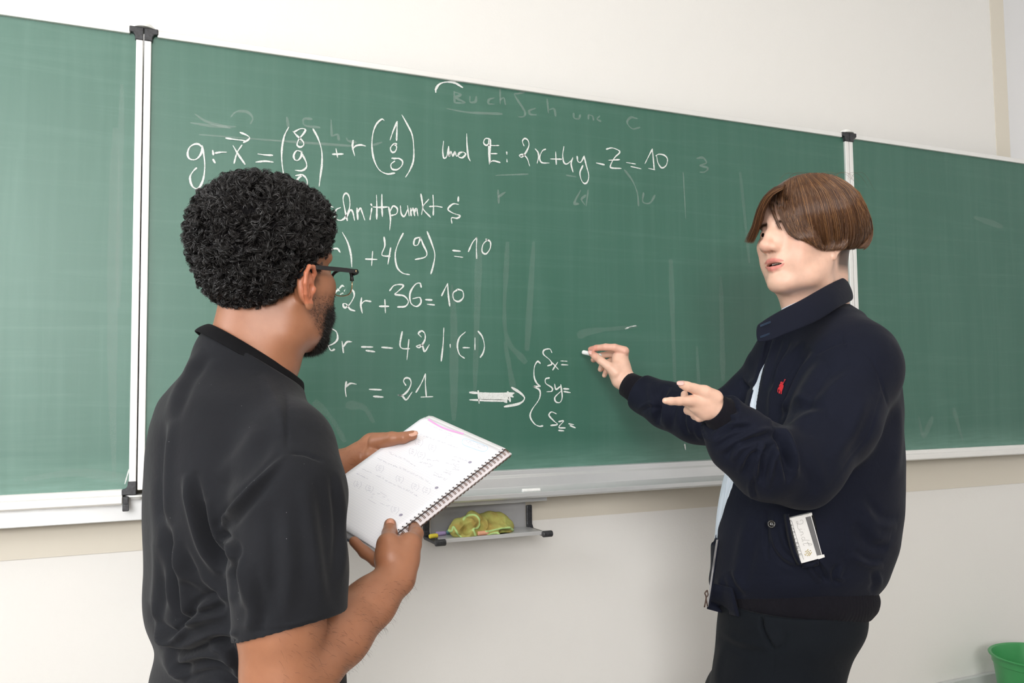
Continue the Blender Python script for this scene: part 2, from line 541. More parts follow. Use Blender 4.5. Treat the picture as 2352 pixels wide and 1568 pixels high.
# painted bands round the board: a cream field left unpapered, standing 2 mm proud
def wp(px, py, y=ROOM_Y1): return on_plane(px, py, y)
zb1 = wp(150, 1295)[2]; zb2 = wp(2200, 1108)[2]; zband = (zb1+zb2)/2
xv0, xv1 = XE-.078, XE
struct(box('trim_1', ROOM_X0, xv1, ROOM_Y1-0.003, ROOM_Y1, zband, 1.30, M_CREAM))
struct(box('trim_2', xv0, xv1, ROOM_Y1-0.003, ROOM_Y1, 1.30, ROOM_Z1, M_CREAM))
# the skirting of the front wall
zs = wp(2200, 1556)[2]
print('band z', zb1, zb2, 'skirting', zs, wp(1560,1568)[2], 'corner', wp(2305, 1300), wp(2345,200))
struct(box('baseboard_front', ROOM_X0, XE, ROOM_Y1-0.018, ROOM_Y1, 0, zs, M_SKIRT, None, 0.004))
struct(box('baseboard_right', ROOM_X1-0.018, ROOM_X1, ROOM_Y0, ROOM_Y1+.12, 0, zs, M_SKIRT, None, 0.004))
# ------------------------------------------------------------------ the blackboard
ZT, ZB = CAM[2]+0.3969*2.2, CAM[2]-0.0938*2.2      # edges of the green surface
XL, XR = on_plane(327, 300)[0], on_plane(1947, 360)[0]   # the joints between the three panels
def alu(name, col=(0.80, 0.80, 0.79), rough=0.32, metal=0.75):
    t = NT(name); v = t.coord('Object', (1, 60, 60))
    n = t.noise(v, 8, 3); v2 = t.coord('Object'); n2 = t.noise(v2, 25, 4)
    c = t.mix(t.math('MULTIPLY', n2, 0.25), col, (0.80, 0.80, 0.80))
    t.l(c, t.b.inputs['Base Color']); t.set(Roughness=rough, Metallic=metal)
    t.bump(n, 0.05, 0.0005); return t.m
M_ALU = alu('brushed_aluminium', (0.84, 0.83, 0.81), 0.4, 0.35)
M_TRAY = alu('chalky_aluminium_tray', (0.66, 0.67, 0.68), 0.38, 0.5)
M_BLACKPL = simple_mat('black_plastic', (0.028, 0.029, 0.033), 0.42, noise=0.3, scale=180)
M_WHITEPL = simple_mat('white_plastic', (0.78, 0.78, 0.76), 0.3)

def board_mat():
    t = NT('green_chalkboard_enamel')
    v = t.coord('Object')
    big = t.noise(v, 1.6, 5, 0.6, 0.6)
    streak = t.noise(t.coord('Object', (14, 1, 0.7)), 1.6, 5, 0.6, 0.5)      # wiped up and down
    streak2 = t.noise(t.coord('Object', (0.8, 1, 16)), 2.2, 5, 0.6, 0.8)     # wiped to and fro
    fine = t.noise(v, 260, 2)
    a = t.ramp(streak, [(0.42, (0, 0, 0)), (0.75, (1, 1, 1))])
    b = t.ramp(streak2, [(0.50, (0, 0, 0)), (0.80, (1, 1, 1))])
    f = t.math('MULTIPLY', t.math('ADD', t.math('MULTIPLY', a, 0.6), t.math('MULTIPLY', b, 0.6)), big)
    # chalk dust that gathers along the lower edge
    sep = t.n('ShaderNodeSeparateXYZ'); t.l(v, sep.inputs[0])
    low = t.math('SUBTRACT', 1.0, t.math('DIVIDE', t.math('SUBTRACT', sep.outputs['Z'], ZB), 0.09), True)
    low = t.math('MULTIPLY', t.math('POWER', low, 1.5), t.noise(t.coord('Object', (3, 1, 30)), 3.0, 4), True)
    f = t.math('ADD', t.math('MULTIPLY', f, 0.15), t.math('MULTIPLY', low, 0.42), True)
    c = t.mix(f, (0.017, 0.108, 0.070), (0.34, 0.58, 0.50))
    t.l(c, t.b.inputs['Base Color'])
    t.set(Roughness=0.50)
    t.b.inputs['Specular IOR Level'].default_value = 1.0
    t.bump(fine, 0.10, 0.0003)
    return t.m
M_BOARD = board_mat()
board = empty('blackboard', (XL, 0, ZB), 'wide green blackboard in three panels with white chalk equations', 'blackboard')
PAN = [(-1.05+XL, XL), (XL, XR), (XR, XR+1.05)]
FRM = 0.017
for i, (a, b) in enumerate(PAN):
    s = box('writing_surface', a+FRM*0.5, b-FRM*0.5, 0.0, 0.022, ZB-0.005, ZT+0.004, M_BOARD, board)
    g = 0.0012
    # side rails with a groove, top rail, bottom rail
    for xa, xb in ((a+g, a+FRM), (b-FRM, b-g)):
        o = box('side_rail', xa, xb, -0.009, 0.026, ZB-0.004, ZT, M_ALU, board, 0.002)
    box('top_rail', a+0.03, b-0.03, -0.009, 0.026, ZT, ZT+0.017, M_ALU, board, 0.0025)
    if i != 1:
        extrude_profile('bottom_rail', [(-0.006, ZB), (-0.010, ZB-0.004), (-0.010, ZB-0.012), (-0.016, ZB-0.016), (-0.016, ZB-0.032), (-0.008, ZB-0.036), (0.026, ZB-0.036), (0.026, ZB)],
                        [a+0.002, b-0.03], M_ALU, board, 0.0015)
    # black corner pieces
    for cx, sx in ((a, 1), (b, -1)):
        for cz, sz in ((ZT+0.018, -1), (ZB-0.014, 1)):
            pr = [(0, 0), (0.031, 0), (0.031, 0.013), (0.022, 0.015), (0.0185, 0.022), (0.0185, 0.031), (0, 0.031)]
            V = []; F = []
            for y in (-0.0125, 0.027):
                V += [(cx+sx*(0.0008+p), y, cz+sz*q) for p, q in pr]
            n = len(pr); F = [tuple(range(n)), tuple(range(n, 2*n))[::-1]] + [(k, (k+1) % n, n+(k+1) % n, n+k) for k in range(n)]
            if i == 1 and sz == 1: continue
            o = mesh_obj('corner_piece', V, F, M_BLACKPL, None); fix_normals(o); set_parent(o, board)
            m = o.modifiers.new('bevel', 'BEVEL'); m.width = 0.0018; m.segments = 2; m.limit_method = 'ANGLE'
def disc_stack(name, c, rings, mat, parent, sides=28):
    V = []; F = []
    for r, z in rings:
        for k in range(sides):
            an = 2*math.pi*k/sides; V.append((c[0]+r*math.cos(an), c[1]+r*math.sin(an), c[2]+z))
    for i in range(len(rings)-1):
        for k in range(sides):
            j = (k+1) % sides; F.append((i*sides+k, i*sides+j, (i+1)*sides+j, (i+1)*sides+k))
    F.append(tuple(range(sides))[::-1]); F.append(tuple((len(rings)-1)*sides+k for k in range(sides)))
    o = mesh_obj(name, V, F, mat, None); fix_normals(o); set_parent(o, parent)
    m = o.modifiers.new('bevel', 'BEVEL'); m.width = 0.001; m.segments = 2; m.limit_method = 'ANGLE'
    return o
for x in (XL, XR):
    h = disc_stack('hinge_cap', (x, 0.004, ZT+0.018), [(0.026, 0), (0.026, 0.004), (0.020, 0.0065), (0.020, 0.010), (0.010, 0.013)], M_WHITEPL, board)
    disc_stack('hinge_cap', (x, 0.004, ZB-0.026), [(0.010, 0), (0.014, 0.002), (0.014, 0.005), (0.024, 0.007), (0.024, 0.0115)], M_WHITEPL, board)
# the carriage behind the panels, seen below the left panel as a grey strip
box('carriage_rail', XL-1.0, XL+0.04, 0.028, 0.07, ZB-0.078, ZB-0.02, M_TRAY, board, 0.002)
for x in (XL-0.4, XR+0.5, XL+1.0):
    box('wall_mount', x-0.05, x+0.05, 0.022, ROOM_Y1, ZB+0.2, ZT-0.2, M_TRAY, board)
# chalk tray under the middle panel
tray = extrude_profile('chalk_tray', [(0.0, ZB+0.001), (-0.012, ZB-0.001), (-0.014, ZB-0.014), (-0.020, ZB-0.020), (-0.026, ZB-0.046), (-0.060, ZB-0.060), (-0.072, ZB-0.058), (-0.076, ZB-0.054),
                        (-0.080, ZB-0.056), (-0.080, ZB-0.067), (-0.074, ZB-0.072), (-0.020, ZB-0.074), (0.0, ZB-0.06), (0.024, ZB-0.06), (0.024, ZB+0.001)],
                        [XL+0.012, XR-0.004], M_TRAY, board, 0.0012)
box('tray_keel', XL+0.45, XL+1.05, -0.030, 0.012, ZB-0.088, ZB-0.073, M_TRAY, board, 0.002)
mb = MB()
c = on_plane(289, 1150, -0.016)
mb.box(c[0]-0.006, c[0]+0.006, -0.020, -0.004, c[2]-0.012, c[2]+0.010).box(c[0]-0.007, c[0]+0.007, -0.034, -0.016, c[2]-0.022, c[2]-0.006)
o = mb.build('hook', M_BLACKPL, board)
m = o.modifiers.new('bevel', 'BEVEL'); m.width = 0.002; m.segments = 2

# ------------------------------------------------------------------ chalk writing
def chalk_mat(name, alpha, cover=0.5):
    t = NT(name); v = t.coord('Object')
    n = t.noise(v, 650, 3, 0.7)
    t.l(t.ramp(n, [(0.3, (0.66, 0.70, 0.68)), (0.6, (0.86, 0.87, 0.85))]), t.b.inputs['Base Color'])
    n2 = t.noise(v, 420, 2, 0.6)
    al = t.ramp(n2, [(0.28, (alpha*cover,)*3), (0.45, (alpha,)*3)])
    t.l(al, t.b.inputs['Alpha']); t.set(Roughness=0.95)
    t.b.inputs['Specular IOR Level'].default_value = 0.1
    return t.m
M_CHALK = chalk_mat('chalk_line', 0.95, 0.55)
M_GHOST = chalk_mat('wiped_chalk_line', 0.13, 0.2)
M_SMEAR = chalk_mat('chalk_smear', 0.05, 0.0)
def ribbon(strokes, w, y=-0.0012, seed=0):
    """flat chalk strokes lying on the board; strokes in (x, z) metres"""
    V = []; F = []; r = np.random.default_rng(seed)
    for S in strokes:
        P = catmull([np.array(p) for p in S], 6)
        n = len(P)
        if n < 2: continue
        Tn = np.gradient(P, axis=0); Tn /= np.linalg.norm(Tn, axis=1, keepdims=True)+1e-12
        Nn = np.stack([-Tn[:, 1], Tn[:, 0]], 1)
        ph = r.uniform(0, 6)
        ww = w*(0.80+0.28*np.sin(np.arange(n)*0.35+ph)+r.uniform(-0.12, 0.12, n))
        ww[0] *= 0.6; ww[-1] *= 0.55
        # square ends a little longer than the stroke
        P = P.copy(); P[0] -= Tn[0]*w*0.3; P[-1] += Tn[-1]*w*0.3
        k = len(V)
        yy = y-0.00012*(r.integers(0, 6))
        for i in range(n):
            a = P[i]+Nn[i]*ww[i]/2; b = P[i]-Nn[i]*ww[i]/2
            V += [(a[0], yy, a[1]), (b[0], yy, b[1])]
        for i in range(n-1):
            F.append((k+2*i, k+2*i+1, k+2*i+3, k+2*i+2))
    return V, F
def writing(name, crop, strokes, w=0.0047, mat=None, label=None, seed=0):
    ox, oy, s = crop
    out = []; bb = []
    for S in strokes:
        q = []
        for x, y in S:
            p = on_plane(ox+x/s, oy+y/s); q.append((p[0], p[2]))
        out.append(q); A_ = np.array(q); bb.append((A_.min(0)-.0035, A_.max(0)+.0035))
    # strokes that touch or nearly touch make one symbol
    n = len(out); grp = list(range(n))
    def root(i):
        while grp[i] != i: i = grp[i]
        return i
    fine_ = [catmull([np.array(p) for p in q], 4) for q in out]
    for i in range(n):
        for j in range(i):
            if (bb[i][0] < bb[j][1]).all() and (bb[j][0] < bb[i][1]).all():
                D_ = np.linalg.norm(fine_[i][:, None]-fine_[j][None], axis=2).min()
                if D_ < .009: grp[root(i)] = root(j)
    sets = {}
    for i in range(n): sets.setdefault(root(i), []).append(out[i])
    if n == 1:
        V, F = ribbon(out, w, seed=seed)
        o = mesh_obj(name, V, F, mat or M_CHALK, None); set_parent(o, board); return o
    e = bpy.data.objects.new(name, None); COL.objects.link(e); set_parent(e, board); e.empty_display_size = .02
    for k_, st in enumerate(sets.values()):
        V, F = ribbon(st, w, seed=seed*100+k_)
        o = mesh_obj('chalk_symbol', V, F, mat or M_CHALK, None); o.parent = e
    return e
CA, CB, CC = (400, 220, 3.36), (960, 160, 3.459), (720, 520, 3.136)
writing('chalk_equation', CA, [
 [(215,400),(190,375),(155,375),(118,400),(103,450),(120,487),(165,492),(203,455),(218,400),(214,385)],
 [(212,388),(226,440),(236,540),(225,640),(195,705),(165,716),(135,690),(122,630),(145,585),(172,558)],
 [(297,422),(302,455)], [(300,492),(315,518)], [(318,443),(360,436),(402,436)],
 [(400,328),(470,338),(540,346)], [(510,284),(550,300),(580,320),(572,340),(535,360)],
 [(455,388),(495,455),(545,528)], [(522,382),(485,440),(462,520)],
 [(648,450),(700,457),(758,460)], [(632,512),(700,505),(763,512)],
 [(882,245),(850,310),(832,400),(830,500),(845,610),(870,690)],
 [(918,278),(950,312),(992,352),(998,380),(972,397),(948,380),(960,340),(998,292),(1012,262),(975,255),(925,280)],
 [(982,432),(945,425),(922,460),(930,493),(955,498),(978,470),(985,432)], [(980,440),(1000,475),(1020,520),(1018,555),(985,578),(935,575)],
 [(938,616),(990,612),(1022,645),(1025,690),(1000,722),(962,715),(945,680),(955,640),(985,617)],
 [(1072,258),(1110,330),(1137,420),(1140,520),(1128,620),(1118,698)],
 [(1222,452),(1302,450)],[(1248,410),(1260,473)],
 [(1380,345),(1376,400),(1392,462)], [(1376,415),(1400,388),(1440,380),(1475,388)],
 [(1618,190),(1600,182),(1560,220),(1533,290),(1525,390),(1540,490),(1580,570),(1640,603),(1700,597)],
 [(1666,340),(1690,270),(1720,200)],[(1720,200),(1718,270),(1715,345)],
 [(1716,372),(1690,375),(1668,405),(1680,435),(1705,430),(1716,395),(1700,376)],
 [(1680,483),(1722,483)],[(1700,505),(1672,530),(1680,565),(1720,570),(1755,540),(1760,505),(1730,484),(1695,490)],
 [(1758,150),(1800,225),(1835,300),(1848,400),(1845,500),(1820,570),(1786,627)],
 ], seed=1)
writing('chalk_equation', CB, [
 [(202,570),(195,640),(203,700),(225,692),(240,620)],[(242,612),(245,690),(260,648),(275,688),(292,655),(305,688),(330,670)],
 [(350,655),(322,665),(320,690),(350,700),(378,672),(360,655)],[(385,512),(388,600),(398,690),(413,725)],
 [(560,560),(562,660),(565,750)],[(575,570),(572,660),(572,740)],[(575,590),(570,555),(535,548),(520,580),(540,602),(562,585)],
 [(548,600),(600,604),(640,603)],[(565,668),(625,668)],[(570,735),(600,725),(650,738)],
 [(703,655),(704,673)],[(705,712),(706,732)],
 [(840,605),(828,570),(845,548),(870,560),(880,600),(860,650),(825,695),(803,683),(832,675),(865,705),(885,765)],
 [(930,630),(953,660),(956,700),(945,742)],[(1012,632),(985,648),(965,700),(982,738),(1040,742)],
 [(1052,710),(1138,712)],[(1092,655),(1097,752)],
 [(1158,612),(1148,680),(1158,738),(1185,748),(1228,710)],[(1228,700),(1215,750),(1230,812)],
 [(1262,690),(1268,728),(1292,735),(1318,688)],[(1318,688),(1335,760),(1355,840),(1345,890),(1322,905),(1298,880),(1285,820),(1308,762)],
 [(1416,742),(1478,756)],
 [(1495,632),(1540,622),(1590,640),(1600,660),(1560,700),(1530,755),(1535,780),(1612,785)],[(1515,720),(1600,715)],
 [(1655,738),(1725,750)],[(1690,770),(1770,788)],
 [(1802,745),(1832,685),(1860,632)],[(1860,632),(1868,710),(1875,795)],[(1830,785),(1878,795)],
 [(1895,690),(1905,740),(1935,780),(1970,760),(1980,710),(1955,680),(1912,672),(1888,685)],
 ], seed=2)
writing('chalk_heading', CA, [
 [(1282,863),(1252,878),(1237,915),(1250,950),(1290,960),(1330,925),(1355,850),(1348,775),(1322,753),(1303,790),(1315,870),(1335,962)],
 [(1335,932),(1360,882),(1378,900),(1391,960)],
 [(1410,868),(1416,955)],[(1416,900),(1436,868),(1452,905),(1470,958)],
 [(1524,868),(1518,910),(1510,955)],[(1518,836),(1524,848)],
 [(1560,768),(1563,860),(1562,950)],[(1602,762),(1602,850),(1606,930)],[(1535,858),(1590,861),(1645,858)],
 [(1655,860),(1668,950),(1662,1034)],[(1662,900),(1688,852),(1720,870),(1715,910),(1672,925)],
 [(1745,850),(1752,910),(1775,930),(1803,875)],[(1800,850),(1812,925)],
 [(1822,868),(1828,925)],[(1826,900),(1842,868),(1855,925)],[(1853,900),(1868,870),(1880,925)],
 [(1903,760),(1916,850),(1908,915)],[(1962,800),(1918,865),(1975,936)],
 [(1996,768),(2000,850),(1998,920)],[(1970,855),(2020,852),(2066,860)],
 [(2192,838),(2150,835),(2112,875),(2150,905),(2205,925),(2182,945),(2140,942),(2142,982)], [(2192,780),(2190,815)],
 [(235,835),(205,850),(180,895)], [(1225,860),(1190,850),(1170,880),(1195,915),(1215,950),(1180,975)],
 ], seed=3)
writing('chalk_equation', CC, [
 [(105,165),(108,225)],[(108,190),(135,165),(170,160),(190,185)], [(208,45),(245,115),(268,200),(275,290)],
 [(375,235),(455,238)],[(425,182),(418,280)],
 [(508,78),(513,140),(492,205),(550,215)],[(555,155),(535,270)],
 [(645,50),(610,120),(588,200),(600,290),(640,335),(690,347)],
 [(768,78),(730,90),(722,132),(750,132),(770,80)],[(770,80),(788,130),(815,190),(800,222),(733,238)],
 [(818,38),(850,120),(873,200),(862,280),(845,340)],
 [(1002,173),(1055,178)],[(1015,215),(1072,222)],
 [(1115,180),(1145,115),(1175,80)],[(1175,80),(1172,155),(1174,230)],
 [(1252,95),(1220,130),(1213,180),(1240,198),(1270,160),(1272,112),(1240,92)],
 ], seed=4)
writing('chalk_equation', CC, [
 [(218,482),(240,458),(280,460),(292,500),(260,560),(225,585),(212,560),(235,558),(262,595),(297,608)],
 [(178,470),(200,445),(215,450)],
 [(345,515),(340,570),(350,622)],[(342,560),(370,536),(412,540)],
 [(475,575),(540,575)],[(513,528),(517,620)],
 [(548,462),(580,425),(630,418),(645,432),(605,470),(588,490),(650,500),(682,540),(660,575),(605,580)],
 [(775,437),(765,408),(730,420),(695,480),(700,550),(740,576),(772,550),(765,512),(715,520)],
 [(806,527),(852,530)],[(820,560),(870,565)],
 [(922,498),(945,450),(965,412)],[(965,412),(970,490),(980,572)],
 [(1035,455),(1005,480),(1010,525),(1045,540),(1078,510),(1072,465),(1035,452)],
 ], seed=5)
writing('chalk_equation', CC, [
 [(110,745),(130,738),(165,760),(172,810),(140,845),(80,865),(65,852),(100,858),(125,893),(150,885)],
 [(205,828),(215,907)],[(212,870),(240,832),(273,830)],
 [(346,867),(425,868)],[(378,893),(440,902)],
 [(492,870),(568,876)],
 [(638,758),(622,850),(640,878),(690,880)],[(686,815),(672,958)],
 [(775,795),(755,770),(780,752),(802,775),(800,820),(765,870),(740,862),(780,855),(800,900),(832,853)],
 [(938,732),(932,850),(919,968)],[(983,850),(984,870)],
 [(1092,760),(1050,800),(1035,860),(1050,920),(1085,948)],[(1077,872),(1123,873)],[(1162,803),(1162,886)],
 [(1185,755),(1215,795),(1230,860),(1220,910),(1200,942)],
 ], seed=6)
writing('chalk_equation', CC, [
 [(236,1118),(228,1170),(235,1224)],[(232,1155),(265,1130),(306,1135)],
 [(403,1172),(487,1176)],[(432,1223),(500,1228)],
 [(664,1143),(648,1115),(660,1092),(690,1095),(702,1130),(680,1180),(640,1215),(606,1212),(640,1222),(668,1247),(708,1193)],
 [(738,1193),(775,1130),(805,1062)],[(805,1062),(805,1140),(811,1222)],[(774,1228),(857,1225)],
 ], seed=7)
writing('chalk_arrow', CC, [
 [(1125,1195),(1250,1202),(1440,1200)],[(1127,1248),(1390,1255)],
 [(1200,1203),(1400,1208)],[(1195,1212),(1400,1217)],[(1200,1221),(1398,1226)],[(1195,1230),(1402,1234)],[(1200,1240),(1400,1241)],[(1205,1250),(1370,1258)],
 [(1185,1185),(1192,1270)],[(1398,1192),(1415,1258)],[(1428,1160),(1490,1200),(1518,1238),(1480,1275),(1375,1297)],
 [(1392,1205),(1435,1226)],[(1392,1232),(1437,1200)],[(1350,1245),(1390,1266)]], w=0.0070, seed=8)
writing('chalk_brace', CC, [
 [(1632,985),(1612,972),(1590,1010),(1588,1080),(1605,1125),(1632,1150)],[(1632,1150),(1583,1152)],[(1583,1152),(1628,1180),(1625,1240),(1572,1320),(1560,1370),(1590,1420),(1625,1438),(1650,1435)]], seed=9)
writing('chalk_unknown', CC, [
 [(1715,907),(1700,882),(1660,890),(1655,920),(1700,960),(1715,990),(1685,1003)],[(1720,982),(1762,1028)],[(1757,978),(1722,1032)],[(1780,968),(1825,970)],[(1785,995),(1831,997)]], w=0.0045, seed=10)
writing('chalk_unknown', CC, [
 [(1697,1090),(1670,1098),(1672,1130),(1715,1160),(1715,1185),(1680,1190)],[(1735,1135),(1745,1172),(1778,1150)],[(1780,1140),(1790,1225),(1775,1265),(1745,1262),(1738,1230),(1778,1188)],[(1800,1168),(1838,1170)],[(1803,1188),(1848,1196)]], w=0.0045, seed=11)
writing('chalk_unknown', CC, [
 [(1747,1348),(1712,1335),(1695,1360),(1730,1400),(1755,1425),(1708,1432)],[(1765,1405),(1800,1400),(1765,1445),(1810,1450)],[(1765,1468),(1802,1471)],[(1838,1420),(1872,1426)],[(1848,1433),(1884,1449)]], w=0.0045, seed=12)
writing('chalk_arc', CB, [[(140,180),(142,153),(170,116),(220,100),(290,106),(352,142)]], w=0.006, seed=13)
GH = [
 [(285,175),(290,262)],[(288,178),(340,200),(300,225),(372,262),(300,266)],[(412,215),(415,258),(455,255),(462,215)],[(602,225),(562,240),(560,270),(602,275)],
 [(650,160),(652,272)],[(652,240),(680,225),(692,275)],[(842,180),(790,192),(768,205),(845,330),(838,372),(800,375)],[(930,310),(885,325),(890,355),(935,360)],
 [(1025,235),(1035,342)],[(1040,320),(1080,312),(1092,368)],[(1235,350),(1240,385),(1275,390),(1287,360)],[(1352,390),(1356,362),(1386,370),(1392,400)],[(1440,370),(1420,395),(1450,410)],
 [(230,310),(400,340),(665,352)],[(1740,390),(1690,380),(1660,420),(1700,470),(1760,460)],
 [(635,960),(640,1058)],[(640,1010),(690,975)],[(1290,960),(1240,1060),(1275,1065)],[(1330,1000),(1297,1030),(1322,1072)],[(1350,960),(1335,1078)],
 [(2215,705),(2262,700),(2290,740),(2240,762),(2300,780),(2280,812),(2240,815)],[(1790,980),(1785,1050),(1840,1060),(1880,1000)],[(1640,800),(1700,880),(1740,980),(1750,1080)],
 [(620,840),(870,830)],[(1180,840),(1250,852)],[(2105,820),(2125,1180)],
 ]
for k_, S_ in enumerate(GH): writing('wiped_chalk_trace', CB, [S_], w=0.007, mat=M_GHOST, seed=14+k_)
for k_, S_ in enumerate([
 [(165,145),(250,200),(430,250)],[(130,210),(300,235),(470,240)],[(440,160),(480,125),(560,125),(605,170),(590,215)],[(870,170),(880,240)],[(1060,180),(1000,180),(1010,230),(1120,245)],
 [(1210,190),(1215,310)],[(1225,310),(1260,300),(1270,340)],[(1330,330),(1345,350),(1400,360)],[(1540,380),(1600,360)],[(200,300),(700,340),(1400,390)]]): writing('wiped_chalk_trace', CA, [S_], w=0.007, mat=M_GHOST, seed=50+k_)
# scattered broader smears left by the cloth
SM = [ [(725,925),(760,960),(790,1010)],[(800,930),(835,935),(855,965)],[(1038,660),(1042,760),(1042,960)],[(1165,560),(1160,760),(1205,830)],[(1225,560),(1210,800)],
 [(1330,770),(1360,760),(1460,750)],[(1160,790),(1180,900)],[(1600,800),(1610,1000)],[(1540,600),(1550,900)],[(1655,640),(1660,870)],[(2110,960),(2120,1000),(2140,960)],[(2190,940),(2210,1010)],
 [(2240,500),(2300,520)],[(1100,560),(1090,900)],[(60,1100),(180,1085),(290,1100)],[(265,300),(258,800),(262,1090)],[(280,200),(272,700)],[(1700,400),(1720,600)]]
for k_, S_ in enumerate(SM): writing('chalk_smear', (0, 0, 1.0), [S_], w=0.022, mat=M_SMEAR, seed=70+k_)
for k_, S_ in enumerate([[(1436,755),(1448,750),(1460,748)],[(1572,1020),(1574,1032)],[(296,1078),(287,1110)]]): writing('chalk_mark', (0, 0, 1.0), [S_], w=0.005, seed=90+k_)
# ------------------------------------------------------------------ shared figure builders
ZW = np.array([0, 0, 1.0])
RTh = _n(RT*[1, 1, 0]); FWh = _n(FW*[1, 1, 0])
class Frame:
    """a head's own axes: f to the face, s to one side, u to the crown"""
    def __init__(s, O, F, U, near, sc):
        s.O = np.asarray(O, float); s.F = _n(F); s.U = _n(U-(U@s.F)*s.F)
        S = _n(np.cross(s.U, s.F)); s.S = S if S@(CAM-s.O) > 0 else -S      # s points to the side that faces the lens
        s.sc = sc; s.R = np.stack([s.F, s.S, s.U])
    def __call__(s, f, a, u): return s.O+s.sc*(f*s.F+a*s.S+u*s.U)
    def local(s, X): return ((X-s.O)@s.R.T)/s.sc
def head_prims(H, nose=1.0, open_mouth=0.0, jaw=1.0, ear_out=0.0, ear_f=0.0, ear_u=0.0, es=1.0):
    c = H.sc; P = []
    E = lambda f, a, u, r, k=0.01, op='add', R=None: P.append(ell(H(f, a, u), np.array(r)*c, H.R if R is None else R, k*c, op))
    C = lambda p, r, q, r2, k=0.01, op='add': P.append(cone(H(*p), r*c, H(*q), r2*c, k*c, op))
    E(-.014, 0, .043, (.096, .075, .080), .02)
    E(.040, 0, .040, (.050, .060, .056), .03)
    E(.040, 0, -.030, (.050, .056, .066), .03)
    E(.052, 0, -.070, (.034, .038*jaw, .036), .03)
    for a in (1, -1):
        C((.004, .044*a*jaw, -.046), .018, (.040, .036*a*jaw, -.084), .016, .035)
        C((.040, .036*a*jaw, -.084), .016, (.074, .012*a, -.098), .015, .03)
        E(.058, .046*a, -.018, (.026, .019, .022), .03)
        E(.058, .036*a, -.050, (.026, .020, .028), .03)
    C((.050, 0, -.090), .022, (.012, 0, -.088), .034, .03)
    E(.077, 0, -.094, (.018, .021, .017), .02)
    E(.076, 0, -.052, (.021, .031, .024), .02)            # the muzzle under the lips
    for a in (1, -1):
        C((.086, .010*a, .024), .009, (.074, .046*a, .026), .008, .02)
        E(.0985, .031*a, .007, (.0115, .018, .0115), .018, 'sub')
        # lids round the eyeball
        E(.0742, .031*a, .0035, (.0142, .0175, .0125), .008)
        C((.0920, .021*a, .0015), .0018, (.0895, .031*a, .0025), .0040, .001, 'sub')
        C((.0895, .031*a, .0025), .0040, (.0825, .041*a, .0028), .0016, .001, 'sub')
    n = nose
    C((.083, 0, .022), .0105, (.0985, 0, -.004), .0105, .018)
    for a in (1, -1): C((.012, .032*a, -.078), .027, (.002, .030*a, -.092), .026, .04)
    for a in (1, -1): E(.083, .0125*a, -.016, (.019, .012, .024), .018)
    C((.0985, 0, -.004), .0100, (.1115+.004*(n-1), 0, -.026), .0110, .012)
    E(.1120+.005*(n-1), 0, -.0265, (.0110, .0125, .0105), .01)
    for a in (1, -1):
        E(.1000, .0130*a, -.0305, (.0125, .0075, .0080), .012)
        E(.1035, .0078*a, -.0385, (.0065, .0040, .0050), .002, 'sub')
    # lips
    up, lo = -.0555+.001*open_mouth, -.0665-.006*open_mouth
    for a in (1, -1):
        C((.0960, 0.0030*a, up+.001), .0048, (.0945, .010*a, up), .0044, .006)
        C((.0945, .010*a, up), .0044, (.0840, .0235*a, -.0605), .0026, .006)
        C((.0925, 0, lo), .0062, (.0900, .010*a, lo+.001), .0056, .006)
        C((.0900, .010*a, lo+.001), .0056, (.0835, .0225*a, -.0615), .0028, .006)
    mid = (up+lo)/2
    E(.090, 0, mid, (.022, .0185, .0008+.0034*open_mouth), .0015, 'sub')
    E(.086, 0, mid, (.012, .0235, .0009), .0015, 'sub')
    # ears
    E0, C0 = E, C
    tr = lambda p: (ear_f+(p[0]+.01)*es-.01, p[1], ear_u+p[2]*es)
    E = lambda f, a, u, r, k=0.01, op='add': E0(*tr((f, a, u)), tuple(q*es for q in r), k, op)
    C = lambda p, r, q, r2, k=0.01, op='add': C0(tr(p), r*es, tr(q), r2*es, k, op)
    for a in (1, -1):
        o = (.078+ear_out)*a
        E(-.010, o-.004*a, 0.002, (.017, .0085, .029), .006)
        E(-.006, o-.012*a, -.004, (.016, .013, .022), .008)
        pts = [(.004, o-.004*a, .010), (.006, o+.001*a, .022), (-.002, o+.005*a, .0315), (-.015, o+.009*a, .031), (-.0245, o+.011*a, .020), (-.0265, o+.010*a, .004), (-.0215, o+.006*a, -.012), (-.013, o+.001*a, -.024)]
        for i in range(len(pts)-1): C(pts[i], .0036, pts[i+1], .0036, .003)
        E(-.008, o-.000*a, -.028, (.0085, .0050, .0100), .005)
        E(-.012, o+.009*a, .009, (.0095, .0065, .0165), .004, 'sub')      # hollow under the rim
        C((-.0155, o+.004*a, .018), .0028, (-.0175, o+.005*a, -.004), .0030, .004)      # antihelix
        C((-.0175, o+.005*a, -.004), .0030, (-.011, o+.003*a, -.015), .003, .004)
        E(-.004, o+.006*a, -.003, (.0072, .0075, .0092), .003, 'sub')
        C((.004, o+.000*a, -.003), .0038, (.003, o+.000*a, -.007), .0034, .004)
    return P
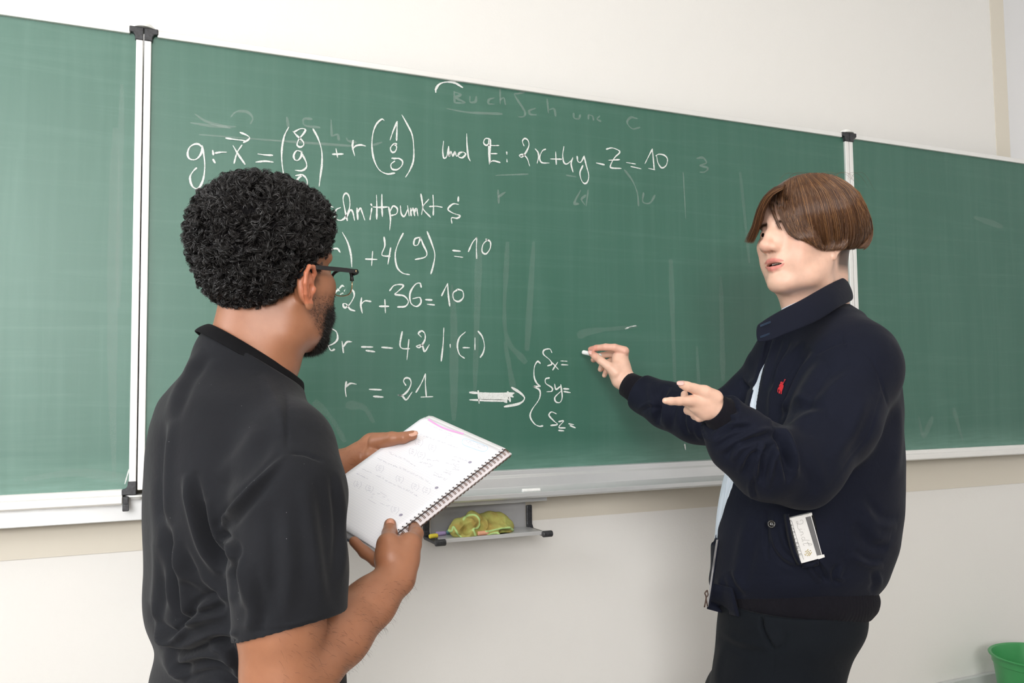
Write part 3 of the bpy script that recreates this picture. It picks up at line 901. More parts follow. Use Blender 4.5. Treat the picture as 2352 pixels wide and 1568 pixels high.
def eyeballs(H, person, iris=(0.10, 0.06, 0.035), look=(1, 0, 0)):
    t = NT('eye_surface'); t.set(Roughness=0.12)
    at = t.n('ShaderNodeAttribute', attribute_name='Col'); t.l(at.outputs['Color'], t.b.inputs['Base Color'])
    for a in (1, -1):
        r = .0118*H.sc; c = H(.0765, .031*a, .003)
        L = _n(look[0]*H.F+look[1]*H.S+look[2]*H.U)
        V = []; F = []; n, m = 32, 24
        A = _n(np.cross(L, H.U)); B = np.cross(A, L)
        for i in range(m+1):
            th = math.pi*i/m
            for j in range(n):
                ph = 2*math.pi*j/n
                V.append(c+r*(L*math.cos(th)+math.sin(th)*(A*math.cos(ph)+B*math.sin(ph))))
        for i in range(m):
            for j in range(n):
                k = (j+1) % n; F.append((i*n+j, i*n+k, (i+1)*n+k, (i+1)*n+j))
        V = np.array(V); d = (V-c)@L/r
        col = np.where((d > .965)[:, None], np.array([.004]*3), np.where((d > .86)[:, None], np.array(iris), np.array([.62, .60, .58])))
        o = fast_mesh('eye', V, np.array(F), t.m, person, True, col)
def skin_mat(name, rough=0.48, sss=0.12, rad=(0.9, 0.35, 0.2), bump=0.25):
    t = NT(name)
    at = t.n('ShaderNodeAttribute', attribute_name='Col')
    v = t.coord('Object'); n = t.noise(v, 45, 4, 0.6); n2 = t.noise(v, 900, 2)
    f = t.ramp(n, [(0.3, (0.90, 0.88, 0.88)), (0.7, (1.0, 1.0, 1.0))])
    t.l(t.mix(1.0, at.outputs['Color'], f, 'MULTIPLY'), t.b.inputs['Base Color'])
    t.set(Roughness=rough); t.b.inputs['Subsurface Weight'].default_value = sss
    t.b.inputs['Subsurface Radius'].default_value = rad; t.b.inputs['Subsurface Scale'].default_value = 0.008
    t.bump(n2, bump, 0.0004); return t.m
def fabric(name, col, weave=900, rough=0.9, sheen=0.25, lint=0.0, var=0.12, bump=0.25):
    t = NT(name); v = t.coord('Object')
    n = t.noise(v, 7, 4, 0.6); w = t.noise(v, weave, 2, 0.7)
    c = t.ramp(n, [(0.3, tuple(x*(1-var) for x in col)), (0.7, tuple(x*(1+var) for x in col))])
    if lint:
        l = t.n('ShaderNodeTexVoronoi'); l.inputs['Scale'].default_value = 60; t.l(v, l.inputs['Vector'])
        m = t.ramp(l.outputs['Distance'], [(0.015, (lint,)*3), (0.030, (0, 0, 0))])
        c = t.mix(m, c, (0.6, 0.6, 0.62))
    t.l(c, t.b.inputs['Base Color']); t.set(Roughness=rough)
    t.b.inputs['Sheen Weight'].default_value = sheen*0.15; t.b.inputs['Sheen Roughness'].default_value = 0.5
    t.b.inputs['Specular IOR Level'].default_value = 0.12
    f = t.noise(v, 60, 5, 0.6)
    b = t.bump(w, bump, 0.0006)
    t.bump(f, 0.25, 0.003, b)
    return t.m
def levels(rows, depth, th, rho, sc=1.0):
    """rows (py, x left, x right[, depth offset]) of the silhouette -> stack slices; th: axis of the shoulders"""
    out = []
    c, s = abs(math.cos(th)), abs(math.sin(th))
    for r in rows:
        py, xl, xr = r[:3]; d = depth+(r[3] if len(r) > 3 else 0)
        rr = r[4] if len(r) > 4 else rho
        E = (xr-xl)/2*d/FPX*sc
        # th is the angle between the shoulder axis and the line of sight
        a = E/math.sqrt(s*s+rr*rr*c*c); b = rr*a
        p = W((xl+xr)/2, py, d)
        out.append((p[2], p[0], p[1], a, b, 0))
    return out
def set_angle(L, vec):
    an = math.atan2(vec[1], vec[0])
    return [(*r[:5], an) for r in L]
def hair_strands(roots, paths, width, name, mat, parent, taper=True, sides=3, colvar=None):
    """paths (n, m, 3) -> thin tapering tubes in one mesh"""
    P = np.asarray(paths); n, m, _ = P.shape
    if sides == 1: return hair_ribbons(P, width, name, mat, parent, colvar)
    T = np.gradient(P, axis=1); T /= np.linalg.norm(T, axis=2, keepdims=True)+1e-9
    a = np.array([0.3, 0.2, 0.93]); N = np.cross(T, a); N /= np.linalg.norm(N, axis=2, keepdims=True)+1e-9
    B = np.cross(T, N)
    w = width*np.ones(m) if not taper else width*np.sqrt(np.clip(1.02-np.linspace(0, 1, m)**2, 0.02, 1))
    an = np.arange(sides)*2*np.pi/sides
    V = P[:, :, None]+w[None, :, None, None]*(np.cos(an)[None, None, :, None]*N[:, :, None]+np.sin(an)[None, None, :, None]*B[:, :, None])
    V = V.reshape(-1, 3)
    base = (np.arange(n)*m*sides)[:, None, None]
    i = np.arange(m-1)[None, :, None]; j = np.arange(sides)[None, None, :]; k = (j+1) % sides
    F = np.stack([base+i*sides+j, base+i*sides+k, base+(i+1)*sides+k, base+(i+1)*sides+j], -1).reshape(-1, 4)
    col = None
    if colvar is not None: col = np.repeat(colvar, m*sides, axis=0)
    return fast_mesh(name, V, F, mat, parent, True, col)
def hair_ribbons(P, width, name, mat, parent, colvar=None):
    n, m, _ = P.shape
    T = np.gradient(P, axis=1); T /= np.linalg.norm(T, axis=2, keepdims=True)+1e-9
    r_ = np.random.default_rng(3).normal(0, 1, (n, 1, 3)); N = np.cross(T, r_+0*T); N /= np.linalg.norm(N, axis=2, keepdims=True)+1e-9
    w = width*np.sqrt(np.clip(1.02-np.linspace(0, 1, m)**2, 0.02, 1))[None, :, None]
    V = np.stack([P+N*w, P-N*w], 2).reshape(-1, 3)
    base = (np.arange(n)*m*2)[:, None]; i = np.arange(m-1)[None]
    F = np.stack([base+2*i, base+2*i+1, base+2*i+3, base+2*i+2], -1).reshape(-1, 4)
    return fast_mesh(name, V, F, mat, parent, True, np.repeat(colvar, m*2, axis=0) if colvar is not None else None)
def hair_mat(name, rough=0.35, spec=0.5):
    t = NT(name); at = t.n('ShaderNodeAttribute', attribute_name='Col')
    t.l(at.outputs['Color'], t.b.inputs['Base Color']); t.set(Roughness=rough)
    t.b.inputs['Specular IOR Level'].default_value = spec
    return t.m
def px_rad(px, d): return px*d/FPX
# the notebook's plane: far corner, right corner, near end of the wire
A3, B3, C3 = W(980, 953, 1.625), W(1165, 1032, 1.495), W(868, 1263, 1.318)
ex = _n(B3-C3); ln = np.linalg.norm(B3-C3)         # along the spiral
ey0 = A3-B3; ey = _n(ey0-(ey0@ex)*ex); wd = abs(ey0@ey)
nz_ = np.cross(ex, ey); nz_ = nz_ if nz_@(CAM-B3) > 0 else -nz_
def pgd(px_, py_, h=0.0):
    r = ray(px_, py_); return ((C3+nz_*h-CAM)@nz_)/(r@nz_)
def pc(pts, k=0.008, op='add'):
    """chain from photograph positions: rows (px, py, depth, radius m)"""
    return chain([W(p[0], p[1], p[2]) for p in pts], [p[3] for p in pts], k, op)
# ------------------------------------------------------------------ the man with the notebook
TH1 = math.radians(58)
F1 = RTh*math.cos(TH1)+FWh*math.sin(TH1)
S1 = RTh*math.sin(TH1)-FWh*math.cos(TH1)          # his right side, towards the lens
man = empty('person', (*(W(570, 1100, 1.27)[:2]), 0), 'person with curly black hair, glasses and black t-shirt holding the notebook', 'person')
pit = math.radians(-3)
H1 = Frame(W(618, 629, 1.27), F1*math.cos(pit)-ZW*math.sin(pit), ZW*math.cos(pit)+F1*math.sin(pit), 1, 1.0)
HP = head_prims(H1, nose=1.0, ear_f=.009, ear_u=-.025, es=.90, ear_out=.001)
# neck and shoulders
HP += pc([(592, 690, 1.275, .055), (582, 780, 1.275, .055), (572, 885, 1.28, .058)], .03)
HP += pc([(640, 735, 1.27, .040), (614, 830, 1.27, .042), (602, 885, 1.275, .038)], .03)
P = []
P += pc([(568, 880, 1.28, .060), (560, 990, 1.27, .080), (560, 1250, 1.26, .080), (565, 1500, 1.26, .080), (565, 1700, 1.26, .080)], .04)
P += pc([(565, 930, 1.27, .055), (665, 1025, 1.15, .042)], .04) + pc([(545, 930, 1.28, .055), (440, 970, 1.38, .042)], .04)
# right arm, nearest the lens
P += pc([(665, 1040, 1.135, .044), (664, 1200, 1.095, .050), (646, 1430, 1.07, .0505), (650, 1545, 1.07, .050)], .03)
P += pc([(650, 1545, 1.07, .0500), (700, 1520, 1.10, .048), (775, 1452, 1.155, .0455), (852, 1384, 1.21, .0345), (908, 1325, 1.252, .0270)], .02)
# right hand
P += pc([(908, 1325, 1.252, .0265), (898, 1275, 1.262, .0225), (893, 1248, 1.268, .0170)], .012)
P += pc([(912, 1325, 1.255, .0255), (925, 1285, 1.268, .0240), (940, 1250, 1.28, .0185)], .012)
P += pc([(886, 1285, 1.262, .0160), (890, 1250, 1.274, .0145), (895, 1225, pgd(895, 1225, .0125), .0115), (896, 1204, pgd(896, 1204, .0095), .0098)], .008)      # thumb
P += pc([(943, 1250, 1.286, .0165), (956, 1226, 1.325, .0110), (948, 1202, pgd(948, 1202, -.024), .0090), (918, 1192, pgd(918, 1192, -.024), .0080)], .006)       # index
P += pc([(930, 1262, 1.292, .0140), (934, 1240, 1.345, .0095), (900, 1215, pgd(900, 1215, -.026), .0085), (878, 1205, pgd(878, 1205, -.026), .0075)], .006)       # middle
P += pc([(915, 1280, 1.296, .0130), (900, 1262, 1.340, .0090), (866, 1236, pgd(866, 1236, -.026), .0085), (846, 1225, pgd(846, 1225, -.026), .0075)], .006)       # ring
P += pc([(902, 1308, 1.285, .0130), (864, 1287, 1.300, .0092), (838, 1268, 1.312, .0090), (813, 1243, 1.322, .0080)], .006)       # little
# left arm and hand, beyond the notebook
P += pc([(440, 980, 1.40, .044), (480, 1150, 1.50, .046), (560, 1230, 1.52, .044)], .02)
P += pc([(560, 1230, 1.52, .044), (700, 1125, 1.535, .040), (775, 1073, 1.56, .0290), (822, 1046, 1.585, .0215)], .02)
P += pc([(822, 1044, 1.585, .0210), (855, 1022, pgd(855, 1022, -.026), .0215), (880, 1014, pgd(880, 1014, -.030), .0180)], .014)
P += pc([(830, 1058, 1.592, .0160), (858, 1048, pgd(858, 1048, -.022), .0170), (888, 1042, pgd(888, 1042, -.024), .0150)], .012)
P += pc([(868, 1016, pgd(868, 1016, -.004), .0190), (900, 1007, pgd(900, 1007, .010), .0122), (926, 1005, pgd(926, 1005, .0105), .0100), (948, 999, pgd(948, 999, .0095), .0088)], .007)        # thumb
for i, (x, y) in enumerate(((905, 1040), (900, 1050), (892, 1060), (882, 1068))):
    P += pc([(q[0], q[1], pgd(q[0], q[1], -.026), q[2]) for q in ((x-14, y-6, .0115), (x+4, y, .0090), (x+24, y+8, .0084), (x+42-4*i, y+14, .0074))], .005)
V, F = join_meshes(sdf_mesh(HP, .0014), sdf_mesh(P, .0021))
V = relax(V, F, 1, 0.4)
L = H1.local(V)
f, a, u = L.T
skin = np.array(srgb(166, 112, 82))*0.92
base = np.tile(skin, (len(V), 1))
px, py, pz = px_all(V)
def blend(col, mask, amt=1.0):
    m = np.clip(mask, 0, 1)[:, None]*amt
    base[:] = base*(1-m)+np.array(col)*m
near_head = (np.abs(f) < .16) & (np.abs(a) < .12) & (u > -.14)
sm = lambda x, lo, hi: np.clip((x-lo)/(hi-lo), 0, 1)
nz = noise3(V, 60, 3); nz2 = noise3(V, 300, 4, 2)
ear = sm(np.abs(a), .074, .080)*(np.abs(f) < .04)*(np.abs(u) < .05)
blend(srgb(200, 120, 88), ear*0.8)
beard = sm(-u+f*0.35, .035, .075)*sm(f, .000, .030)*(1-sm(u+nz*.006, -.035, -.012))*(1-ear)*sm(u, -.20, -.11)
beard = beard*(1-sm(-u-f*.9, .045, .065))
chinb = sm(f, .045, .07)*sm(-u, .045, .07)
blend((.012, .009, .008), beard*np.clip(.48+.7*chinb+.5*nz2, 0, 1)*near_head)
side = sm(f, .005, .02)*(1-sm(f, .03, .045))*sm(u, -.03, -.005)*(1-sm(u, .03, .05))*near_head*(np.abs(a) > .05)
blend((.015, .011, .01), side*np.clip(.6+nz2, 0, 1)*.8)
lips = np.exp(-((u+.061)/.008)**2)*sm(f, .085, .09)*(np.abs(a) < .024)
blend(srgb(150, 88, 76), lips)
M_SKIN1 = skin_mat('warm_brown_skin', 0.45, 0.10)
body = fast_mesh('body', V, F, M_SKIN1, man, True, base)
eyeballs(H1, man, look=(1, -.1, -.15))
# eyebrows of the side that shows
M_HAIR1 = hair_mat('black_curly_hair', 0.5, 0.4)

# hair: a close cap and thousands of short curls
capc = H1(-.016, 0, .052); cr = np.array([.0985, .082, .0855])
def curly_cap():
    Q = [ell(capc, cr, H1.R, .01), ell(H1(-.040, 0, .000), (.054, .072, .052), H1.R, .03), ell(H1(.034, 0, .078), (.052, .070, .044), H1.R, .03)]
    Q += [ell(H1(.115, 0, -.005), (.060, .11, .068), H1.R, .012, 'sub')]
    for s in (1, -1):
        Q += [ell(H1(.080, s*.095, -.03), (.036, .05, .045), H1.R, .01, 'sub'), ell(H1(.008, s*.100, -.045), (.040, .040, .045), H1.R, .012, 'sub'), ell(H1(-.008, s*.100, .002), (.026, .022, .034), H1.R, .006, 'sub')]
    Q += [ell(H1(-.02, 0, -.128), (.16, .12, .052), H1.R, .008, 'sub')]
    return sdf_mesh(Q, 0.003)
V, F = curly_cap()
N = vert_normals(V, F)
V0, N0 = V.copy(), N.copy()
b = noise3(V, 75, 11, 2); b2 = noise3(V, 30, 12, 1)
V = V+N*(0.0045*b+0.003*b2)[:, None]
M_CAP = simple_mat('dark_scalp_hair', (.005, .0045, .005), .95, noise=.3, scale=300, bump=.6, spec=.1)
hair = fast_mesh('hair', V, F, M_CAP, man, True, np.tile((.006, .0055, .006), (len(V), 1)))
fc = V0[F].mean(1); fn = N0[F].mean(1)
lf = H1.local(fc)
ins = _eval(ell(H1(-.014, 0, .043), np.array([.096, .075, .080]), H1.R), fc)
ok = (ins > .0015) & (np.einsum('ij,ij->i', fn, fc-capc) > 0)
idx = np.where(ok)[0]
NC, PER = 4200, 14
pick = rng.choice(idx, NC)
root = fc[pick]-fn[pick]*.002; nn = fn[pick]
t1 = np.cross(nn, ZW+.01); t1 /= np.linalg.norm(t1, axis=1, keepdims=True); t2 = np.cross(nn, t1)
m = 8; tt = np.linspace(0, 1, m)
cl = noise3(root, 40, 21, 2)*7.0; ph = noise3(root, 30, 22, 2)*4.0+rng.normal(0, .7, NC)
hgt = rng.uniform(.006, .0135, NC); run = rng.uniform(.010, .022, NC)
short = .45+.55*np.clip((lf[pick][:, 2]+.045)/.07, 0, 1)
hgt *= short; run *= short
lean = np.cos(cl)[:, None]*t1+np.sin(cl)[:, None]*t2; lat = np.cross(nn, lean)
R0 = rng.uniform(.0028, .0050, NC)*short; turns = rng.uniform(5.0, 8.5, NC)*np.sign(rng.normal(0, 1, NC)+.6)
an = ph[:, None]+turns[:, None]*tt[None]; env = np.minimum(1, tt*2.5)[None]
core = root[:, None]+nn[:, None]*(hgt[:, None]*np.sin(np.pi*tt*.62)[None])[..., None]+lean[:, None]*(run[:, None]*tt)[..., None]
core = core+lat[:, None]*(R0[:, None]*np.sin(an)*env)[..., None]+nn[:, None]*(R0[:, None]*np.cos(an)*env*.9)[..., None]
off = rng.normal(0, 1, (NC, PER, 1, 3))*.0019
spread = (1.15-.75*tt+.5*np.maximum(0, tt-.75))[None, None, :, None]
paths = (core[:, None]+off*spread+rng.normal(0, .00022, (NC, PER, m, 3))).reshape(-1, m, 3)
cv = np.repeat(rng.uniform(.7, 1.6, (NC, 1)), PER, 0)*np.array([.016, .0145, .0145])*rng.uniform(.7, 1.4, (NC*PER, 1))
hair_strands(None, paths, .00052, 'hair_curls', M_HAIR1, man, sides=1, colvar=cv)['kind'] = 'stuff'
# short hair of the temples and nape, stubble of the beard
bi = np.where((beard*near_head > .35) & (np.abs(nz2) < .9))[0]
Vb = np.asarray([v.co[:] for v in []]) if False else None
VV = np.empty(len(body.data.vertices)*3, dtype=np.float32); body.data.vertices.foreach_get('co', VV); VV = VV.reshape(-1, 3).astype(float)
NNb = np.empty(len(VV)*3, dtype=np.float32); body.data.vertices.foreach_get('normal', NNb); NNb = NNb.reshape(-1, 3).astype(float)
wgt = (beard*near_head*(0.22+chinb))[bi]; wgt /= wgt.sum()
bp = rng.choice(bi, 22000, p=wgt)
dens = np.clip(chinb[bp]*1.0+.25, 0, 1)
hlen = (.0012+.0095*dens**1.5*rng.uniform(.5, 1, len(bp)))
down = -H1.U*.7+H1.F*.25
dirv = NNb[bp]*.55+down[None]*.6+rng.normal(0, .28, (len(bp), 3)); dirv /= np.linalg.norm(dirv, axis=1, keepdims=True)
tt = np.linspace(0, 1, 4)
sw = rng.normal(0, .25, (len(bp), 3))
paths = VV[bp][:, None]+dirv[:, None]*(hlen[:, None]*tt)[..., None]+sw[:, None]*(hlen[:, None]*tt**2*.6)[..., None]
hair_strands(None, paths, .00018, 'beard', M_HAIR1, man, sides=1, colvar=np.tile((.010, .008, .007), (len(bp), 1)))['kind'] = 'stuff'

# fine dark hair of the forearms
xx_, yy_, zz_ = px_all(VV)
fi = np.where((((xx_ > 640) & (yy_ > 1330) & (zz_ < 1.3)) | ((xx_ > 700) & (xx_ < 830) & (yy_ > 1000) & (yy_ < 1120) & (zz_ > 1.45))) & (np.einsum('ij,ij->i', NNb, CAM-VV) > -.1))[0]
fp = rng.choice(fi, 1500); arm_d = _n(W(908, 1325, 1.252)-W(650, 1545, 1.07))
dv = NNb[fp]*.35+arm_d*.5-ZW*.35+rng.normal(0, .2, (len(fp), 3)); dv /= np.linalg.norm(dv, axis=1, keepdims=True)
hl = rng.uniform(.004, .010, len(fp)); tt = np.linspace(0, 1, 4)
paths = VV[fp][:, None]+dv[:, None]*(hl[:, None]*tt)[..., None]-ZW*(hl[:, None]*tt**2*.4)[..., None]
hair_strands(None, paths, .00009, 'arm_hair', M_HAIR1, man, sides=1, colvar=np.tile((.03, .02, .015), (len(fp), 1)))['kind'] = 'stuff'

# glasses: browline frame, temple towards the ear, thin lower rim
gl = empty('eyeglasses', (0, 0, 0)); set_parent(gl, man)
M_FRAME = simple_mat('black_acetate', (.004, .004, .005), 0.35, noise=0.0)
M_GOLD = simple_mat('gold_wire', (.75, .52, .30), 0.25, 1.0, noise=0.02)
tg = NT('spectacle_lens'); tg.set(Roughness=0.02, IOR=1.08); tg.b.inputs['Transmission Weight'].default_value = 1.0
tg.b.inputs['Base Color'].default_value = (.93, .97, .95, 1)
def gpart(name, mb, mat):
    o = mesh_obj(name, mb.V, mb.F, mat, None, True); fix_normals(o); o.parent = gl; return o
gx = .119
for s in (1, -1):
    mb = MB()
    # lens outline
    cs = []
    for k in range(28):
        an = 2*math.pi*k/28
        x = .0255*math.copysign(abs(math.cos(an))**.75, math.cos(an)); y = .0205*math.copysign(abs(math.sin(an))**.8, math.sin(an))
        cs.append((gx-.0055*((x+.006)/.026)**2*(1 if x > 0 else .3), s*(.0365+x), -.010+y))
    ring = [H1(*p) for p in cs]
    low = [H1(*cs[k]) for k in range(13, 30-1)] if False else [H1(*cs[k % 28]) for k in range(14, 29)]
    mb.tube(low, .0009, 8); gpart('lower_rim', mb, M_GOLD)
    mb = MB()
    up = [H1(*cs[k]) for k in range(0, 15)]
    mb.tube(np.array(up)+H1.U*.0008, [.0032]+[.0026]*13+[.0024], 8); gpart('brow_bar', mb, M_FRAME)
    mb = MB()
    c = np.mean(ring, 0); V2 = []
    for off in (.0006, -.0006): V2 += [p+H1.F*off for p in ring]
    F2 = [tuple(range(28)), tuple(range(28, 56))[::-1]]+[(k, (k+1) % 28, 28+(k+1) % 28, 28+k) for k in range(28)]
    mb.add(V2, F2); o = gpart('lens', mb, tg.m)
    for p in o.data.polygons: p.use_smooth = False
    # temple
    mb = MB()
    pts = [H1(gx-.006, s*.0680, .004), H1(gx-.014, s*.0765, .004), H1(.060, s*.080, .004), H1(.020, s*.079, .004), H1(.000, s*.0815, .002), H1(-.020, s*.081, -.012)]
    path = catmull(pts, 6)
    vv, ff = [], []
    for p in path:
        w2, h2 = .0016, .0030
        vv += [p+H1.S*w2+H1.U*h2, p-H1.S*w2+H1.U*h2, p-H1.S*w2-H1.U*h2, p+H1.S*w2-H1.U*h2]
    n = len(path)
    for i in range(n-1):
        for j in range(4): ff.append((4*i+j, 4*i+(j+1) % 4, 4*i+4+(j+1) % 4, 4*i+4+j))
    ff += [(0, 1, 2, 3), tuple(4*(n-1)+q for q in (3, 2, 1, 0))]
    mb.add(vv, ff); o = gpart('temple', mb, M_FRAME)
    for p in o.data.polygons: p.use_smooth = False
    mb = MB(); mb.tube([H1(gx-.005, s*.0640, .004), H1(gx-.009, s*.0720, .004)], [.0052, .0046], 8)
    gpart('hinge_block', mb, M_FRAME)
    mb = MB(); mb.tube([H1(gx-.016, s*.0775, .004), H1(gx-.0155, s*.0787, .004)], [.0022, .0016], 10)
    gpart('rivet', mb, M_GOLD)
mb = MB(); mb.tube(catmull([H1(gx, .009, -.002), H1(gx+.002, 0, .001), H1(gx, -.009, -.002)], 5), .0013, 8); gpart('bridge', mb, M_GOLD)

# t-shirt
M_TEE = fabric('black_cotton_jersey', (.0115, .0122, .0150), 1400, 0.85, 0.45, lint=0.5, var=.15, bump=.15)
ths = math.radians(52)
ax1 = RTh*math.sin(math.radians(36))-FWh*math.cos(math.radians(36))
rows = [(850, 470, 630, 0, .9), (872, 420, 652, 0, .8), (905, 372, 675, 0, .7), (960, 341, 705), (1030, 325, 738), (1100, 319, 770), (1190, 316, 800), (1300, 319, 786), (1430, 320, 788), (1490, 341, 796), (1568, 327, 802), (1700, 327, 800), (1850, 337, 790)]
LV = set_angle(levels(rows, 1.265, math.radians(36), .66), ax1)
# near sleeve first, with its end cut and hollowed, then the trunk
T1 = pc([(662, 1050, 1.145, .058), (668, 1140, 1.11, .066), (662, 1300, 1.085, .069), (667, 1530, 1.07, .0715)], .035)
pa, pb = W(538, 1463, 1.07), W(797, 1410, 1.07)
hn = _n(_n(W(667, 1500, 1.07)-W(662, 1300, 1.085))+0.20*_n(pb-pa))
q0 = (pa+pb)/2
T1 += [plane_cut(q0, hn, W(668, 1520, 1.07)-np.array([.12, .12, .2]), W(668, 1520, 1.07)+np.array([.12, .12, .2]), .001)]
T1 += pc([(664, 1330, 1.082, .060), (668, 1530, 1.07, .0675)], .003, 'sub')
T1 += [stack(LV, .03, pw=2.3)]
T1 += pc([(568, 838, 1.275, .080), (558, 900, 1.272, .088)], .04)
T1 += pc([(575, 925, 1.25, .062), (655, 1030, 1.165, .058)], .05)
T1 += pc([(540, 925, 1.28, .06), (440, 960, 1.37, .053)], .05)
T1 += pc([(655, 1030, 1.165, .058), (665, 1120, 1.12, .062)], .04)
# far sleeve
T1 += pc([(440, 970, 1.385, .054), (475, 1130, 1.48, .060)], .03)
Cn = W(573, 838, 1.272)
fd = _n(F1-ZW*.50); S1t = _n(S1-ZW*.38); upn = _n(np.cross(fd, S1t)); upn = upn if upn[2] > 0 else -upn
T1 += [plane_cut(Cn+upn*.009, upn, Cn-.16, Cn+.16, .002)]
V, F = sdf_mesh(T1, 0.0027)
V = relax(V, F, 2, .5)
N = vert_normals(V, F)
V = V+N*(noise3(V, 9, 31, 2)*.003)[:, None]
FO = [
 ([(650,1035),(600,1085),(555,1130),(515,1180),(495,1220)], 7, -.0035), ([(640,1050),(570,1130),(520,1190),(500,1240)], 12, .005),
 ([(655,900),(658,960),(660,1035)], 4, -.002), ([(665,1040),(700,1042),(745,1060)], 4, -.0025),
 ([(520,1190),(510,1225),(530,1300),(545,1400)], 12, -.006), ([(500,1230),(535,1262),(520,1330)], 8, .006),
 ([(428,1085),(440,1160),(465,1250),(505,1320)], 11, .008), ([(455,1150),(480,1240),(520,1300)], 12, -.008), ([(375,960),(365,1080),(362,1250)], 12, -.006),
 ([(350,1100),(362,1300),(350,1440)], 10, .005), ([(378,1210),(400,1330),(410,1420),(440,1440)], 13, -.009), ([(365,1180),(385,1320),(400,1420)], 9, .007),
 ([(340,1430),(400,1470),(440,1430),(520,1410)], 9, .008), ([(350,1470),(420,1500),(500,1470),(545,1475)], 10, -.008), ([(370,1500),(400,1540),(430,1560)], 9, .007),
 ([(440,1440),(470,1390),(510,1380)], 10, .006), ([(400,1540),(470,1520),(545,1540)], 10, -.007), ([(345,1380),(352,1440),(390,1490)], 8, -.006),
 ([(430,1330),(480,1370),(520,1400)], 12, -.006), ([(470,1480),(520,1500),(550,1560)], 9, .006), ([(420,1575),(500,1560),(560,1600)], 9, .006),
 ([(470,800),(420,870),(385,960)], 12, .004), ([(600,860),(640,940),(655,1000)], 14, .003),
 ([(560,1300),(580,1400),(570,1455)], 14, .004), ([(700,1100),(720,1250),(740,1400)], 18, .004), ([(620,1150),(630,1300),(620,1420)], 20, -.004),
 ([(760,1080),(775,1200),(772,1330)], 9, -.004),
 ([(541,1444),(620,1446),(700,1434),(797,1394)], 2.5, -.0012), ([(541,1438),(620,1440),(700,1428),(797,1386)], 2.5, .0008),
 ([(700,1500),(760,1480),(800,1490)], 8, .005), ([(600,980),(560,1040),(500,1100)], 20, .004), ([(400,1250),(440,1330),(500,1390)], 9, .005)]
V = folds(V, N, [(p, w, h*(1.5 if w > 5 else 1.6)) for p, w, h in FO])
tee = fast_mesh('t_shirt', V, F, M_TEE, man, True)
# ribbed neckband
def ringpts(C, ax_a, ax_b, ra, rb, n=56):
    return [C+ax_a*ra*math.cos(2*math.pi*k/n)+ax_b*rb*math.sin(2*math.pi*k/n) for k in range(n)]
def band(bot, top, thick, name, mat, parent, uvribs=False):
    n = len(bot); c = np.mean(bot, 0); V = []; F = []
    rings = []
    for B_, s in ((bot, 0), (top, 0)):
        rings.append((B_, 0))
    up_ = _n(np.mean(top, 0)-c)
    def out(p): d = p-c; d = d-(d@up_)*up_; return _n(d)
    prof = []
    mid = [(b_+t_)/2+out(b_)*thick*.5 for b_, t_ in zip(bot, top)]
    lv = [bot, mid, top, [t_-out(t_)*thick for t_ in top], [m_-out(m_)*thick*1.2 for m_ in mid], [b_-out(b_)*thick for b_ in bot]]
    for L_ in lv: V += list(L_)
    m_ = len(lv)
    for i in range(m_):
        i2 = (i+1) % m_
        for k in range(n):
            k2 = (k+1) % n; F.append((i*n+k, i*n+k2, i2*n+k2, i2*n+k))
    o = mesh_obj(name, V, F, mat, None, True); fix_normals(o); set_parent(o, parent)
    s = o.modifiers.new('sub', 'SUBSURF'); s.levels = 1; s.render_levels = 1
    return o
bot = ringpts(Cn, fd, S1t, .090, .081); top = ringpts(Cn+upn*.020, fd, S1t, .080, .070)
band(bot, top, .0032, 'neckband', fabric('black_rib_knit', (.006, .006, .007), 1600, .95, .1, bump=.2), man)
# trousers and shoes, below the picture
M_DENIM = fabric('dark_denim', (.02, .022, .03), 900)
zt = W(565, 1790, 1.265)
wc = W(565, 1700, 1.265)
def legs(c, ax, topz, r0, name, mat, parent, half=.095, ankle=.075, vox=.006):
    Q = [stack([(topz-.22, c[0], c[1], r0*1.0, r0*.72, math.atan2(ax[1], ax[0])), (topz, c[0], c[1], r0*.95, r0*.68, math.atan2(ax[1], ax[0]))], .03)]
    for s in (1, -1):
        h = np.array([c[0], c[1], 0])+ax*half*s
        Q += chain([h+ZW*(topz-.16), h+ZW*(topz*.52), h+ax*s*.01+ZW*.10], [.092, .068, ankle], .03)
        Q += [plane_cut(h+ZW*.06, -ZW, h-[.2, .2, .1], h+[.2, .2, .08+.0], .002)]
    V, F = sdf_mesh(Q, vox)
    return fast_mesh(name, V, F, mat, parent, True)
legs(wc, S1, wc[2]+.06, .17, 'trousers', M_DENIM, man)
M_SHOE = simple_mat('black_shoe_leather', (.02, .02, .02), .4)
def shoes(c, ax, fwd, parent, half=.105):
    for s in (1, -1):
        h = np.array([c[0], c[1], 0])+ax*half*s
        Q = chain([h-fwd*.04+ZW*.045, h+fwd*.06+ZW*.042, h+fwd*.17+ZW*.030], [.042, .044, .030], .02)+[cone(h-fwd*.02+ZW*.05, .040, h-fwd*.02+ZW*.10, .042, .02)]
        Q += [plane_cut(h+ZW*.002, -ZW, h-[.3, .3, .1], h+[.3, .3, .05], .001)]
        V, F = sdf_mesh(Q, .005); V[:, 2] = np.maximum(V[:, 2], 0.0005)
        fast_mesh('shoe', V, F, M_SHOE, parent, True)
shoes(wc, S1, F1, man)
